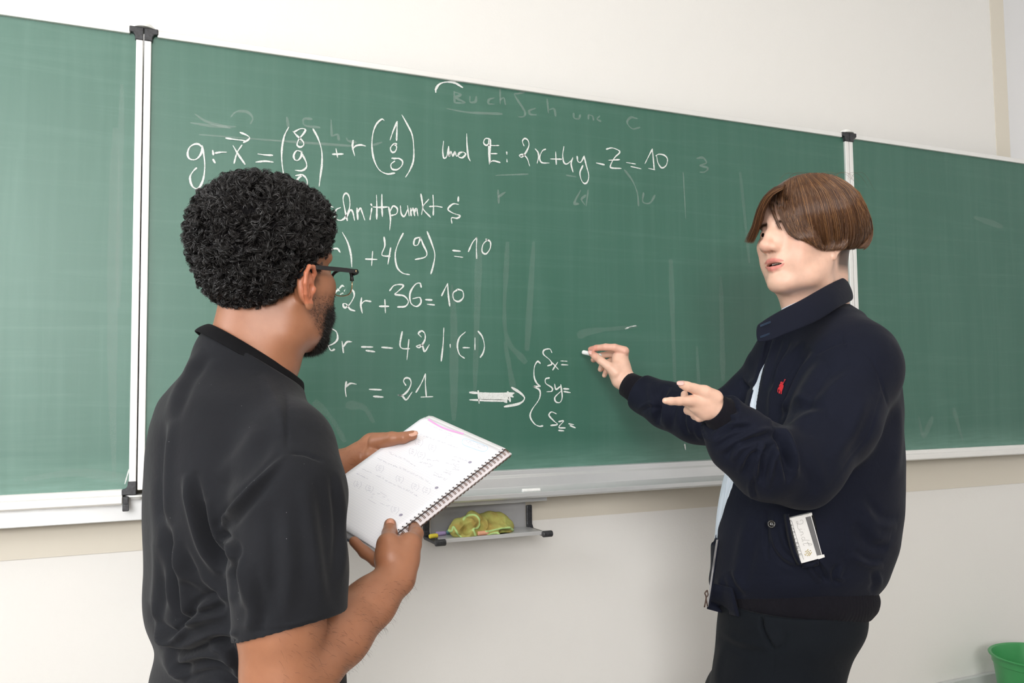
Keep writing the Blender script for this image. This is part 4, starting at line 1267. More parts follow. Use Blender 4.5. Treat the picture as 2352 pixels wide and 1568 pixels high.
# ------------------------------------------------------------------ the man with the chalk
PH2 = math.radians(29)
F2 = -RTh*math.cos(PH2)-FWh*math.sin(PH2)
pit2 = math.radians(1)
man2 = empty('person', (*(W(1850, 1100, 2.0)[:2]), 0), 'person with brown bowl-cut hair and navy jacket pointing with chalk in hand', 'person')
H2 = Frame(W(1852, 546, 2.0), F2*math.cos(pit2)+ZW*math.sin(pit2), ZW*math.cos(pit2)-F2*math.sin(pit2), 1, 1.15)
HP = head_prims(H2, nose=1.3, open_mouth=0.7, jaw=1.10, ear_out=-.010, ear_f=.008, ear_u=-.024, es=.82)
HP += pc([(1862, 620, 2.01, .060), (1880, 700, 2.03, .062), (1888, 760, 2.05, .068)], .03)
HP += pc([(1903, 575, 2.02, .046), (1897, 640, 2.04, .044), (1893, 700, 2.05, .05)], .03)
HP += pc([(1825, 640, 2.0, .045), (1850, 720, 2.02, .050)], .03)
P = []
P += pc([(1890, 800, 2.04, .09), (1880, 1000, 2.02, .11), (1860, 1300, 2.0, .10), (1830, 1480, 1.98, .09)], .04)
# left arm (near) and gesturing hand
P += pc([(1890, 830, 2.02, .06), (1955, 860, 1.86, .055), (1925, 960, 1.82, .052), (1852, 1080, 1.76, .048)], .03)
P += pc([(1852, 1080, 1.76, .046), (1745, 1030, 1.72, .042), (1655, 950, 1.695, .0265)], .02)
P += pc([(1668, 957, 1.702, .0250), (1642, 938, 1.696, .0240), (1618, 922, 1.686, .0215)], .012)
P += pc([(1650, 948, 1.700, .0225), (1622, 940, 1.690, .0205), (1598, 930, 1.682, .0160)], .010)
P += pc([(1640, 915, 1.685, .0185), (1618, 901, 1.676, .0140), (1594, 892, 1.668, .0098), (1578, 887, 1.662, .0092), (1567, 883, 1.658, .0080)], .006)
P += pc([(1604, 922, 1.678, .0160), (1586, 920, 1.668, .0104), (1560, 921, 1.655, .0084), (1541, 921, 1.647, .0076), (1528, 920, 1.642, .0062)], .005)
P += pc([(1606, 928, 1.692, .0150), (1590, 930, 1.706, .0100), (1573, 922, 1.716, .0086), (1572, 905, 1.720, .0074)], .004)
P += pc([(1612, 940, 1.692, .0150), (1594, 946, 1.704, .0100), (1580, 942, 1.722, .0086), (1588, 928, 1.730, .0072)], .004)
P += pc([(1622, 952, 1.690, .0125), (1606, 958, 1.698, .0092), (1596, 955, 1.715, .0078), (1602, 944, 1.722, .0066)], .004)
# right arm (far) and the chalk hand
P += pc([(1880, 830, 2.08, .055), (1800, 850, 2.14, .055), (1730, 900, 2.14, .050), (1660, 975, 2.16, .045)], .03)
P += pc([(1660, 975, 2.16, .045), (1560, 940, 2.26, .042), (1447, 884, 2.37, .0290)], .02)
P += pc([(1452, 888, 2.365, .0290), (1434, 870, 2.385, .0275), (1426, 845, 2.40, .0265), (1424, 822, 2.41, .0235)], .014)
P += pc([(1424, 872, 2.385, .0245), (1412, 848, 2.385, .0215)], .012)
P += [cone(W(1434, 806, 2.41), .0135, W(1428, 822, 2.42), .0145, .01)]
P += pc([(1434, 806, 2.400, .0138), (1412, 798, 2.398, .0105), (1391, 797, 2.405, .0100), (1370, 799, 2.425, .0090), (1357, 802, 2.440, .0082)], .005)
P += pc([(1414, 856, 2.375, .0170), (1398, 841, 2.375, .0125), (1380, 828, 2.388, .0110), (1368, 819, 2.405, .0108), (1359, 811, 2.420, .0088)], .006)
P += pc([(1430, 820, 2.425, .0130), (1404, 812, 2.448, .0098), (1382, 816, 2.458, .0090), (1363, 826, 2.452, .0080)], .004)
P += pc([(1428, 836, 2.425, .0130), (1402, 830, 2.452, .0095), (1384, 836, 2.458, .0086), (1379, 848, 2.448, .0078)], .004)
P += pc([(1424, 850, 2.420, .0125), (1404, 846, 2.446, .0085), (1392, 852, 2.452, .0076), (1388, 862, 2.444, .0068)], .004)
V, F = join_meshes(sdf_mesh(HP, .0015), sdf_mesh(P, .0022))
V = relax(V, F, 1, 0.4)
L = H2.local(V); f, a, u = L.T
base = np.tile(np.array(srgb(232, 190, 168)), (len(V), 1))
px, py, pz = px_all(V)
near_head = (np.abs(f) < .16) & (np.abs(a) < .12) & (u > -.14)
nz = noise3(V, 60, 5)
blend(srgb(226, 160, 140), np.exp(-((f-.07)/.03)**2-((np.abs(a)-.045)/.02)**2-((u+.03)/.025)**2)*near_head*.4)
blend(srgb(222, 150, 132), np.exp(-((f-.115)/.012)**2-(a/.014)**2-((u+.028)/.012)**2)*.6)
lw = np.clip(1-(a/.0255)**2, 0, 1)
blend(srgb(208, 122, 114), np.clip(np.exp(-((u+.0553+.003*(1-lw))/(.0008+.0046*lw))**4)+np.exp(-((u+.0705-.007*(1-lw))/(.0008+.0058*lw))**4), 0, 1)*sm(f, .078, .083)*(np.abs(a) < .025)*near_head*.9)
blend((.045, .008, .007), (np.abs(u+.0625) < .0062)*(np.abs(a) < .022)*(f < .0893-.0009*(np.abs(a)/.01)**2)*(f > .06)*1.0)
blend((.035, .022, .015), sm(-f, .035, .045)*sm(u, -.075, -.055)*near_head*.9)           # clipped nape
brow = np.exp(-((u-.0185-.10*(.03-np.abs(np.abs(a)-.03)))/.0032)**2)*(np.abs(np.abs(a)-.030) < .019)*sm(f, .06, .075)*near_head
blend(srgb(70, 50, 36), np.clip(brow*1.2, 0, 1))
blend(srgb(215, 140, 125), ((pz > 2.3) & (py < 812))*.3+((pz > 2.3) & (px < 1372))*.35)
M_SKIN2 = skin_mat('fair_skin', 0.45, 0.14, (1.0, 0.4, 0.25), .15)
body2 = fast_mesh('body', V, F, M_SKIN2, man2, True, base)
eyeballs(H2, man2, iris=(.085, .05, .03), look=(1, -.12, -.03))
# teeth behind the parted lips
mb = MB()
for i in range(-3, 3):
    y = (i+.5)*.0036; mb.tube([H2(.0885-.9*abs(y)**1.0*.25, y, -.0570), H2(.0880-.9*abs(y)*.25, y, -.0620)], [.0019, .0018], 8)
mb.build('teeth', simple_mat('tooth_enamel', (.78, .74, .66), .25), man2, True)

# fingernails of both men
M_NAIL = simple_mat('fingernail', srgb(222, 176, 168), 0.25, noise=0.02)
def nail(c, nrm, along, w, l, parent, mat=M_NAIL):
    nrm = _n(nrm); al = _n(along-(along@nrm)*nrm); sd = np.cross(nrm, al)
    V = []; F = []; n = 7; m = 6
    for i in range(m):
        for j in range(n):
            s_ = (j/(n-1)*2-1); t_ = (i/(m-1)*2-1)
            wd = w*math.sqrt(max(0.05, 1-abs(t_)**3*.75))
            V.append(c+al*l*t_+sd*wd*s_+nrm*(-.22*w*s_*s_))
    for i in range(m-1):
        for j in range(n-1): F.append((i*n+j, i*n+j+1, (i+1)*n+j+1, (i+1)*n+j))
    o = fast_mesh('fingernail', np.array(V), np.array(F), mat, parent)
    md = o.modifiers.new('t', 'SOLIDIFY'); md.thickness = .0006; md.offset = 0
def nail_at(px_, py_, d, tip, base_, w, l, parent, up=0.6, mat=M_NAIL):
    c = W(px_, py_, d)
    nrm = _n(CAM-c)+UP*up
    nail(c, nrm, W(*tip)-W(*base_), w, l, parent, mat)
nail_at(1563, 878.5, 1.6515, (1559, 880, 1.658), (1578, 887, 1.662), .0058, .0072, man2, .9)
nail_at(1356.5, 808.5, 2.4105, (1352, 806, 2.42), (1368, 819, 2.405), .0062, .0075, man2, .8)
nail_at(896, 1203, pgd(896, 1203, .0195), (896, 1190, pgd(896, 1190, .010)), (895, 1225, pgd(895, 1225, .010)), .0070, .0082, man, .2, simple_mat('tanned_nail', srgb(196, 140, 115), .3))
nail_at(949, 994.5, pgd(949, 994.5, .0165), (962, 991, pgd(962, 991, .009)), (930, 1003, pgd(930, 1003, .009)), .0062, .0085, man, 1.0, simple_mat('tanned_nail', srgb(205, 158, 138), .3))

# hair: a bowl cut parted in the middle
M_HAIR2 = hair_mat('chestnut_hair', 0.33, 0.6)
hc = H2(-.020, 0, .046)
HR = np.array([.114, .101, .092])*H2.sc
hv = V[near_head & (pz < 2.2)]; hx_, hy_, hz_ = px_all(hv)
DX0, DY0 = 1700, 380; DM = np.full((110, 110), 9.0)
ii_ = ((hy_-DY0)/3).astype(int); jj_ = ((hx_-DX0)/3).astype(int); okk = (ii_ >= 0) & (ii_ < 110) & (jj_ >= 0) & (jj_ < 110)
np.minimum.at(DM, (ii_[okk], jj_[okk]), hz_[okk])
def hair_surface(px_, py_, lift=0.0):
    X = hair_ell(px_, py_, lift); z = (X-CAM)@FW
    i_, j_ = int((py_-DY0)/3), int((px_-DX0)/3)
    if 1 <= i_ < 109 and 1 <= j_ < 109:
        q = DM[i_-1:i_+2, j_-1:j_+2].min()-.0035-lift*.35
        if q < z: X = CAM+(X-CAM)*(q/z)
    return X
def hair_ell(px_, py_, lift=0.0):
    """nearest point of the hair's ellipsoid on the ray of a pixel, or the ray's closest approach"""
    d = ray(px_, py_); o_ = (CAM-hc)@H2.R.T; q = d@H2.R.T
    R_ = HR+lift
    A = ((q/R_)**2).sum(); B = 2*(o_*q/R_**2).sum(); Cc = ((o_/R_)**2).sum()-1
    D = B*B-4*A*Cc
    t_ = (-B-math.sqrt(D))/(2*A) if D > 0 else -B/(2*A)
    return CAM+d*t_
GN = [
 [(1804,420),(1790,446),(1788,480),(1799,512),(1812,537),(1828,548)],
 [(1811,415),(1803,452),(1806,495),(1822,530),(1838,548),(1852,553)],
 [(1821,410),(1826,455),(1836,505),(1850,540),(1862,556),(1873,566)],
 [(1833,406),(1850,454),(1862,505),(1872,545),(1880,566),(1889,574)],
 [(1846,402),(1874,448),(1888,505),(1896,545),(1899,566),(1894,577)],
 [(1860,400),(1900,444),(1916,500),(1922,545),(1918,568),(1906,577)],
 [(1876,399),(1922,440),(1944,500),(1948,542),(1941,566),(1926,576)],
 [(1892,400),(1942,437),(1968,500),(1971,542),(1962,565),(1946,575)],
 [(1908,403),(1956,438),(1985,500),(1988,543),(1979,563),(1962,573)],
 [(1922,408),(1966,440),(1994,500),(1997,540),(1989,562),(1974,572)],
 [(1934,414),(1972,444),(1999,505),(2001,542),(1994,562),(1981,572)]]
def dens_strands(G, n, lift, wid, jitter=1.0, side=1, seed=1):
    r = np.random.default_rng(seed)
    C = [catmull([np.array(p, float) for p in g], 2) for g in G]
    m = len(C[0]); out = []
    lifts = np.zeros(m)
    per = 22
    for k in range(max(1, n//per)):
        s0 = r.uniform(0, len(C)-1.001); c0_ = r.normal(0, 1.0, 2)*1.8*jitter; lf0 = lift*r.uniform(.25, 1.0); e0 = r.uniform(.86, 1.0)
        wob = np.sin(np.linspace(0, 3, m)+r.uniform(0, 6))*r.uniform(0, 2.4)*jitter
        for q_ in range(per):
            sp_ = r.normal(0, .16); cj = r.normal(0, 1.1, 2)
            ss = np.clip(s0+sp_*np.linspace(1.0, .35, m), 0, len(C)-1.001); ii = ss.astype(int); tt_ = (ss-ii)[:, None]
            Ca = np.array(C); cur = Ca[ii, np.arange(m)]*(1-tt_)+Ca[ii+1, np.arange(m)]*tt_
            e = max(3, (m-1)*e0*r.uniform(.93, 1.0)); tl = np.linspace(0, e, m)
            cc = np.stack([np.interp(tl, np.arange(m), cur[:, 0]), np.interp(tl, np.arange(m), cur[:, 1])], 1)
            sp2 = np.linspace(1, .45, m); lf_ = lf0+r.normal(0, .0011)
            out.append([hair_surface(cc[j, 0]+c0_[0]*(.3+.7*j/m)+wob[j]+cj[0]*sp2[j], cc[j, 1]+(c0_[1]+cj[1])*.5, lf_*math.sin(math.pi*min(1, (j+1)/m)*.75)) for j in range(m)])
    return np.array(out)
HQ = [ell(hc, HR*.94, H2.R, .01)]
# open the face, lift the hem of the bowl, leave the nape
HQ += [ell(H2(.125, .010, -.010), np.array([.075, .085, .080])*H2.sc, H2.R, .012, 'sub')]
HQ += [ell(H2(.085, .10, -.03), np.array([.055, .05, .040])*H2.sc, H2.R, .014, 'sub')]
HQ += [ell(H2(-.01, 0, -.085), np.array([.19, .16, .068])*H2.sc, H2.R, .010, 'sub')]
HQ += pc([(1806, 424, 1.86, .006), (1850, 408, 1.95, .004)], .006, 'sub')
V, F = sdf_mesh(HQ, .003)
N = vert_normals(V, F)
Lh = H2.local(V)
gr = np.sin(np.arctan2(Lh[:, 1], Lh[:, 0]+.02)*46+noise3(V, 25, 41, 2)*3)
V = V+N*(gr*.0009+noise3(V, 20, 42, 2)*.002)[:, None]
hair2 = fast_mesh('hair', V, F, M_HAIR2, man2, True, np.array(srgb(62, 42, 28))*(1+.25*gr[:, None]))
def hcol(n, r):
    t_ = r.random((n, 1)); c1 = np.array(srgb(76, 47, 28)); c2 = np.array(srgb(106, 71, 44)); c3 = np.array(srgb(146, 104, 66))
    return np.where(t_ < .88, c1+(c2-c1)*(t_/.88)**1.6, c3)
r2 = np.random.default_rng(5)
S1_ = dens_strands(GN, 7000, .009, 1, seed=2)
hair_strands(None, S1_, .00050, 'side_hair', M_HAIR2, man2, colvar=hcol(len(S1_), r2))['kind'] = 'stuff'
# loose fringe over the near temple, thinner
GF = [[(1803,425),(1780,445),(1774,470),(1785,498),(1795,520),(1800,532)], [(1808,422),(1792,448),(1790,482),(1800,514),(1812,538),(1826,547)]]
S2_ = dens_strands(GF, 90, .012, 1, 1.6, seed=3)
hair_strands(None, S2_, .00050, 'fringe', M_HAIR2, man2, colvar=hcol(len(S2_), r2))['kind'] = 'stuff'
# the lock on the far side of the parting
GL = [[(1803,425),(1778,432),(1756,452),(1741,482),(1732,520),(1714,557)], [(1801,428),(1775,440),(1757,460),(1745,492),(1738,525),(1728,560)], [(1799,432),(1776,446),(1762,466),(1752,486),(1747,505),(1742,520)]]
def far_lock(px_, py_, lift):
    p = hair_surface(px_, py_, lift); return p
S3_ = []
for k in range(2600):
    s_ = r2.uniform(0, 1.999); i = int(s_); t_ = s_-i
    g = catmull([np.array(p, float) for p in GL[i]], 2)*(1-t_)+catmull([np.array(p, float) for p in GL[i+1]], 2)*t_
    j1, j2 = r2.normal(0, 2.0), r2.normal(0, 2.0); m = len(g); dj = abs(r2.normal(0, .028))-.008
    dd = np.linspace(1.890, 1.985, m)+dj
    fl = r2.uniform(0, 1)**3*8
    tr_ = np.linspace(0, (m-1)*r2.uniform(.78, 1.0)**.5, m); g = np.stack([np.interp(tr_, np.arange(m), g[:, 0]), np.interp(tr_, np.arange(m), g[:, 1])], 1)
    S3_.append([W(g[q, 0]+j1*(.3+q/m)-fl*(q/m)**4, g[q, 1]+j2*.5, dd[q]) for q in range(m)])
hair_strands(None, np.array(S3_), .00060, 'side_hair', M_HAIR2, man2, colvar=hcol(len(S3_), r2))['kind'] = 'stuff'
# stray hairs
S4_ = []
for k in range(16):
    x0 = r2.uniform(1790, 1960); a0 = r2.uniform(-1, 1)
    p = [(x0, 412), (x0+12+10*a0, 400+r2.uniform(-4, 3)), (x0+35+10*a0, 400+r2.uniform(-4, 5)), (x0+60+12*a0, 412+r2.uniform(-6, 6)+max(0, x0-1880)*.35)]
    c_ = catmull([np.array(q, float) for q in p], 4)
    S4_.append([W(q[0], q[1], 1.97+.001*k/10) for q in c_])
hair_strands(None, np.array(S4_), .00030, 'stray_hair', M_HAIR2, man2, colvar=hcol(len(S4_), r2))['kind'] = 'stuff'

# ---- striped shirt under the open jacket
def striped(name):
    t = NT(name); v = t.coord('Object')
    dirx = -RTh*math.sin(math.radians(25))+FWh*math.cos(math.radians(25))
    dot = t.n('ShaderNodeVectorMath', operation='DOT_PRODUCT'); t.l(v, dot.inputs[0]); dot.inputs[1].default_value = tuple(dirx)
    s_ = t.math('SINE', t.math('MULTIPLY', dot.outputs['Value'], 2*math.pi/.0065))
    c = t.ramp(s_, [(0.45, (.66, .75, .90)), (0.65, (.88, .90, .94))])
    t.l(c, t.b.inputs['Base Color']); t.set(Roughness=.8)
    n = t.noise(v, 30, 4); t.bump(n, .3, .003); return t.m
axr = math.radians(25)                          # trunk: chest to the left of the picture, turned a little to the lens
F2t = -RTh*math.cos(axr)-FWh*math.sin(axr); S2t = RTh*math.sin(axr)-FWh*math.cos(axr)
JR = [(735, 1815, 1985, .02, .9), (770, 1785, 2030, .02), (830, 1748, 2062, .01), (920, 1712, 2078), (1000, 1692, 2080), (1090, 1658, 2079), (1170, 1641, 2078), (1240, 1634, 2070), (1310, 1630, 2050), (1355, 1630, 2032), (1376, 1642, 2016)]
JR = [(r_[0], r_[1]+1, r_[2]-16)+tuple(r_[3:]) for r_ in JR]
LJ = set_angle(levels(JR, 2.0, math.radians(44.5), .93, .95), S2t)
M_SHIRT = striped('striped_shirt_cotton')
LS = [(z, x, y, A-.006, B-.006, an) for z, x, y, A, B, an in LJ]
V, F = sdf_mesh([stack(LS, .02, pw=2.2)]+pc([(1858, 715, 2.01, .062), (1875, 770, 2.02, .10)], .03), .0045)
N = vert_normals(V, F)
x_, y_, z_ = px_all(V)
OP = np.array([(1766, 700), (1766, 775), (1745, 850), (1733, 900), (1727, 950), (1716, 1000), (1692, 1060), (1668, 1110), (1650, 1165), (1640, 1240), (1640, 1300)], float)
ox = np.interp(y_, OP[:, 1], OP[:, 0])
V = V-N*(.028*np.clip((x_-ox-26)/30, 0, 1)*(y_ > 770)+.03*np.clip((y_-1235)/25, 0, 1))[:, None]
V = folds(V, N, [([(1690,1090),(1672,1150),(1660,1230)], 4, .004), ([(1668,1110),(1655,1170),(1648,1230)], 3, -.004), ([(1735,870),(1728,910),(1722,950)], 4, .004), ([(1680,1080),(1668,1120),(1662,1180)], 3, .003)])
fast_mesh('shirt', V, F, M_SHIRT, man2, True)
mb = MB(); c = W(1660, 1160, 1.0)
# ---- jacket
M_NAVY = fabric('navy_cotton_twill', (.0062, .0078, .0165), 1500, .78, .25, var=.10, bump=.15)
M_RIB = fabric('navy_rib_knit', (.0085, .0080, .0115), 700, .95, .2, bump=.35)
J = [stack(LJ, .03, pw=2.2)]
J += pc([(1890, 790, 2.03, .11), (1955, 835, 1.90, .095), (1965, 850, 1.88, .09)], .05)
J += pc([(1830, 800, 2.06, .09), (1780, 850, 2.10, .075)], .05)
# cut the open front so that the shirt shows
cp = []
for x, y, w_ in ((1766, 775, 8), (1762, 800, 10), (1745, 850, 14), (1733, 900, 15), (1727, 950, 16), (1716, 1000, 18), (1692, 1060, 20), (1672, 1110, 20), (1655, 1165, 19), (1644, 1205, 16), (1642, 1236, 9)):
    D_ = march(J, x, y); D_ = D_ or 1.95
    cp.append((x, y, D_+.003, max(.0125, w_*D_/FPX)))
J += pc(cp, .003, 'sub')
J += pc([(x-9, y, d+.002, r*.9) for (x, y, d, r) in cp[2:7]], .003, 'sub')
J += pc([(x-w2, y, d, r) for (x, y, d, r), w2 in zip(cp[6:], (8, 16, 22, 22, 12))], .003, 'sub')
J += pc([(x-w2, y, d+.035, .036) for (x, y, d, r), w2 in zip(cp[6:], (40, 46, 50, 50, 50))], .003, 'sub')
for q_ in np.arange(1.96, 2.32, .03):
    for dx_, r_ in ((10, .018), (38, .026), (72, .030)): J += pc([(x-dx_, y, q_, r_) for (x, y, d, r) in cp[6:]], .003, 'sub')
# near sleeve
SL = pc([(1962, 850, 1.87, .088), (1922, 960, 1.82, .088), (1854, 1060, 1.765, .077), (1836, 1078, 1.758, .075)], .04)
SL += pc([(1836, 1078, 1.758, .075), (1765, 1060, 1.73, .077), (1702, 1012, 1.71, .064), (1655, 954, 1.695, .043), (1630, 936, 1.690, .040)], .03)
SLN = _n(W(1638, 939, 1.686)-W(1667, 960, 1.702)); q_ = W(1655, 951, 1.695)
SL += [plane_cut(q_, SLN, q_-.075, q_+.075, .002)]
J += SL
# far sleeve
J += pc([(1790, 850, 2.12, .070), (1735, 900, 2.14, .062), (1665, 965, 2.17, .066)], .03)
J += pc([(1665, 965, 2.17, .066), (1600, 958, 2.22, .066), (1530, 930, 2.29, .060), (1488, 910, 2.335, .052), (1465, 898, 2.352, .049)], .03)
SLN2 = _n(W(1441, 882, 2.378)-W(1477, 903, 2.345)); q_ = W(1470, 899, 2.35)
J += [plane_cut(q_, SLN2, q_-.09, q_+.09, .002)]
V, F = sdf_mesh(J, .0028)
V = relax(V, F, 2, .5)
N = vert_normals(V, F)
V = V+N*(noise3(V, 11, 51, 2)*.004)[:, None]
FJ = [
 # seams: shoulder, armhole, side panel
 ([(1936,760),(1938,790),(1940,800)], 3, -.003), ([(1868,818),(1900,800),(1938,786),(1975,792)], 3, -.003), ([(1975,795),(2010,840),(2030,900),(2045,950)], 3, -.0025),
 ([(2030,880),(2000,990),(1950,1060),(1900,1125)], 3, -.002), ([(1943,1130),(1943,1250),(1940,1330)], 3, -.002),
 # front edge to armpit drapes
 ([(1860,800),(1825,850),(1795,920),(1782,980)], 9, -.012), ([(1890,830),(1855,880),(1830,930)], 12, .008), ([(1845,780),(1800,840),(1775,900),(1768,980)], 7, .008), ([(1815,780),(1785,840),(1772,900)], 6, -.008),
 ([(1790,760),(1765,830),(1750,900)], 6, .006),
 # elbow bend of the near sleeve
 ([(1775,990),(1800,1020),(1815,1080)], 8, -.018), ([(1785,960),(1830,935),(1870,925)], 9, -.008), ([(1800,1000),(1850,960),(1900,950)], 12, .008),
 ([(1700,1020),(1735,1005),(1775,995)], 7, -.012), ([(1680,1060),(1700,1030),(1740,1015)], 8, .009), ([(1745,1110),(1750,1060),(1765,1020)], 6, -.012), ([(1765,1120),(1775,1060),(1790,1020)], 7, .010),
 ([(1705,1090),(1722,1050),(1745,1035)], 6, -.008), ([(1810,1110),(1800,1060),(1785,1020)], 6, -.012), ([(1830,1100),(1822,1050),(1800,1005)], 8, .008),
 ([(1630,985),(1660,960),(1700,955)], 7, .007), ([(1640,1010),(1680,985),(1730,980)], 6, -.007), ([(1645,1040),(1690,1015),(1740,1000)], 7, .006),
 ([(1740,1150),(1730,1120),(1735,1090)], 5, -.006), ([(1900,1120),(1870,1060),(1860,1000)], 16, .005), ([(1990,900),(1960,980),(1910,1060)], 16, .006),
 ([(1950,830),(1900,870),(1860,920)], 14, -.006),
 # trunk
 ([(1770,1170),(1762,1230),(1790,1300),(1830,1340)], 8, -.008), ([(1790,1200),(1810,1260),(1845,1300)], 8, .007), ([(1720,1180),(1700,1280),(1690,1370)], 14, .006), ([(1760,1170),(1757,1230),(1764,1300)], 5, -.005),
 ([(1870,1300),(1890,1350),(1900,1390)], 7, -.008), ([(1850,1310),(1870,1360),(1885,1390)], 7, .007), ([(1925,1320),(1915,1370),(1930,1395)], 7, -.008), ([(2005,1340),(2010,1380),(2000,1400)], 7, -.007),
 ([(1960,1200),(2000,1250),(2040,1260)], 14, -.008), ([(1970,1150),(2010,1200),(2060,1210)], 12, .006), ([(1950,1280),(1990,1320),(2030,1320)], 12, .006), ([(2060,900),(2065,1000),(2055,1100)], 12, .005),
 ([(1675,1320),(1690,1370),(1710,1400)], 7, -.006), ([(1650,1330),(1660,1380),(1680,1400)], 6, .005),
 # far sleeve
 ([(1535,885),(1515,930),(1510,975)], 7, -.014), ([(1555,895),(1535,945),(1530,990)], 7, .008), ([(1575,925),(1570,970),(1580,1000)], 6, -.010), ([(1490,880),(1500,930),(1500,965)], 8, .006),
 ([(1468,950),(1490,935),(1520,940)], 5, -.005), ([(1595,960),(1600,990),(1615,1010)], 6, .007), ([(1700,870),(1720,890),(1740,880)], 6, -.008)]
V = folds(V, N, FJ)
def lift_hem(V):
    x_, y_, z_ = px_all(V); V = V.copy()
    V[:, 2] += .046*np.clip((2.0-z_)/.19, 0, 1)*np.clip((y_-1255)/130, 0, 1)*(z_ > 1.70); return V
V = lift_hem(V)
jacket = fast_mesh('jacket', V, F, M_NAVY, man2, True)
# cuffs
def cuff(p0, p1, r0, r1, name='cuff'):
    n = 40; A = _n(p1-p0); u_ = _n(np.cross(A, ZW)); w_ = np.cross(A, u_); V = []; F = []
    prof = [(0, r0), (.25, r0*1.03), (.6, r1*1.04), (1, r1), (1.0, r1-.003), (.5, r1-.004)]
    for t_, r in prof:
        for k in range(n):
            an = 2*math.pi*k/n; rr = r*(1+.018*math.cos(an*20)*(t_ < 1)); V.append(p0+(p1-p0)*t_+u_*rr*math.cos(an)+w_*rr*math.sin(an))
    for i in range(len(prof)-1):
        for k in range(n): F.append((i*n+k, i*n+(k+1) % n, (i+1)*n+(k+1) % n, (i+1)*n+k))
    o = mesh_obj(name, V, F, M_RIB, None, True); fix_normals(o); set_parent(o, man2)
cuff(W(1667, 959, 1.702), W(1636, 936, 1.688), .0385, .0315)
cuff(W(1477, 903, 2.345), W(1441, 882, 2.378), .041, .0355)
# ribbed hem with a plain front tab
def slice_loop(L, z, grow, n=96, a0=0, a1=2*math.pi):
    L = np.array(sorted(L)); cx, cy, A, B = [_pchip(np.array(float(z)), L[:, 0], L[:, i]) for i in (1, 2, 3, 4)]
    an = np.linspace(a0, a1, n, endpoint=(a1-a0) < 6.28); th_ = L[0, 5]
    pw = 2.2; c_, s_ = np.cos(an), np.sin(an)
    x = (A+grow)*np.sign(c_)*np.abs(c_)**(2/pw); y = (B+grow)*np.sign(s_)*np.abs(s_)**(2/pw)
    return np.stack([cx+x*math.cos(th_)-y*math.sin(th_), cy+x*math.sin(th_)+y*math.cos(th_), np.full(n, z)], 1)
def sheet(rows_, name, mat, thick, closed=True, parent=None, smooth=True):
    V = np.concatenate(rows_); n = len(rows_[0]); F = []
    for i in range(len(rows_)-1):
        for k in range(n if closed else n-1): F.append((i*n+k, i*n+(k+1) % n, (i+1)*n+(k+1) % n, (i+1)*n+k))
    o = mesh_obj(name, V, F, mat, None, smooth); fix_normals(o); set_parent(o, parent or man2)
    md = o.modifiers.new('t', 'SOLIDIFY'); md.thickness = thick; md.offset = 0
    return o
HR_ = [(1335, 1655, 2000, 0, .93), (1362, 1652, 2008), (1385, 1655, 2002), (1402, 1662, 1988)]
LH = set_angle(levels(HR_, 1.995, math.radians(44.5), .93, .96), S2t)
HS = [stack(LH, .004, pw=2.2)]
V, F = sdf_mesh(HS, .0025)
N = vert_normals(V, F); c_ = V.mean(0); an_ = np.arctan2(V[:, 1]-c_[1], V[:, 0]-c_[0])
V = V+N*(np.sin(an_*330)*.0007+noise3(V, 8, 71, 2)*.003)[:, None]
x_, y_, z_ = px_all(V)
V[:, 2] -= np.clip((x_-1650)/330, 0, 1)*.014
V[:, 2] += .024*np.clip((2.0-z_)/.19, 0, 1)
hem_o = fast_mesh('hem_band', V, F, M_RIB, man2, True)
rows_ = []
for t_ in np.linspace(0, 1, 7):
    row = []
    for q in np.linspace(0, 1, 9):
        x = (1634+(1682-1634)*q)*(1-t_)+(1624+(1698-1624)*q)*t_; y = (1338+12*q)*(1-t_)+(1396+20*q)*t_
        D_ = march(HS+[stack(LJ, .03, pw=2.2)], max(x, 1660), min(y, 1395)) or 1.93
        row.append(W(x, y, D_-.0035+.0007*max(0, 1660-x)))
    rows_.append(np.array(row))
sheet(rows_, 'front_tab', M_NAVY, .004, False)
# stand collar
CB = [(1741,787,1.850),(1772,781,1.838),(1805,767,1.832),(1845,752,1.838),(1885,733,1.86),(1925,707,1.90),(1956,690,1.98),(1950,684,2.06),(1905,700,2.14),(1850,730,2.16),(1800,757,2.12),(1765,776,2.04)]
CM = [(1737,766,1.862),(1768,748,1.852),(1803,734,1.850),(1842,716,1.858),(1882,694,1.88),(1922,672,1.92),(1953,668,1.99),(1945,664,2.06),(1900,684,2.12),(1848,712,2.135),(1800,738,2.10),(1768,758,2.03)]
CT = [(1740,746,1.880),(1768,727,1.872),(1803,707,1.872),(1840,688,1.882),(1875,668,1.905),(1908,650,1.94),(1936,637,1.995),(1934,640,2.06),(1895,662,2.10),(1845,690,2.11),(1800,716,2.08),(1770,738,2.02)]
rows_ = []
for R_ in (CB, CM, CT):
    rows_.append(np.array([W(*q) for q in R_]))
rr = [catmull(list(r_), 5) for r_ in rows_]
mid1 = [(a_*.6+b_*.4) for a_, b_ in zip(rr[0], rr[1])]
o = sheet([rr[0], np.array(rr[0]*.5+rr[1]*.5)+(rr[1]-rr[1].mean(0))*0.01, rr[1], np.array(rr[1]*.5+rr[2]*.5)+(rr[1]-rr[1].mean(0))*.01, rr[2]], 'collar', M_NAVY, .0045, False)
s_ = o.modifiers.new('sub', 'SUBSURF'); s_.levels = 1; s_.render_levels = 2
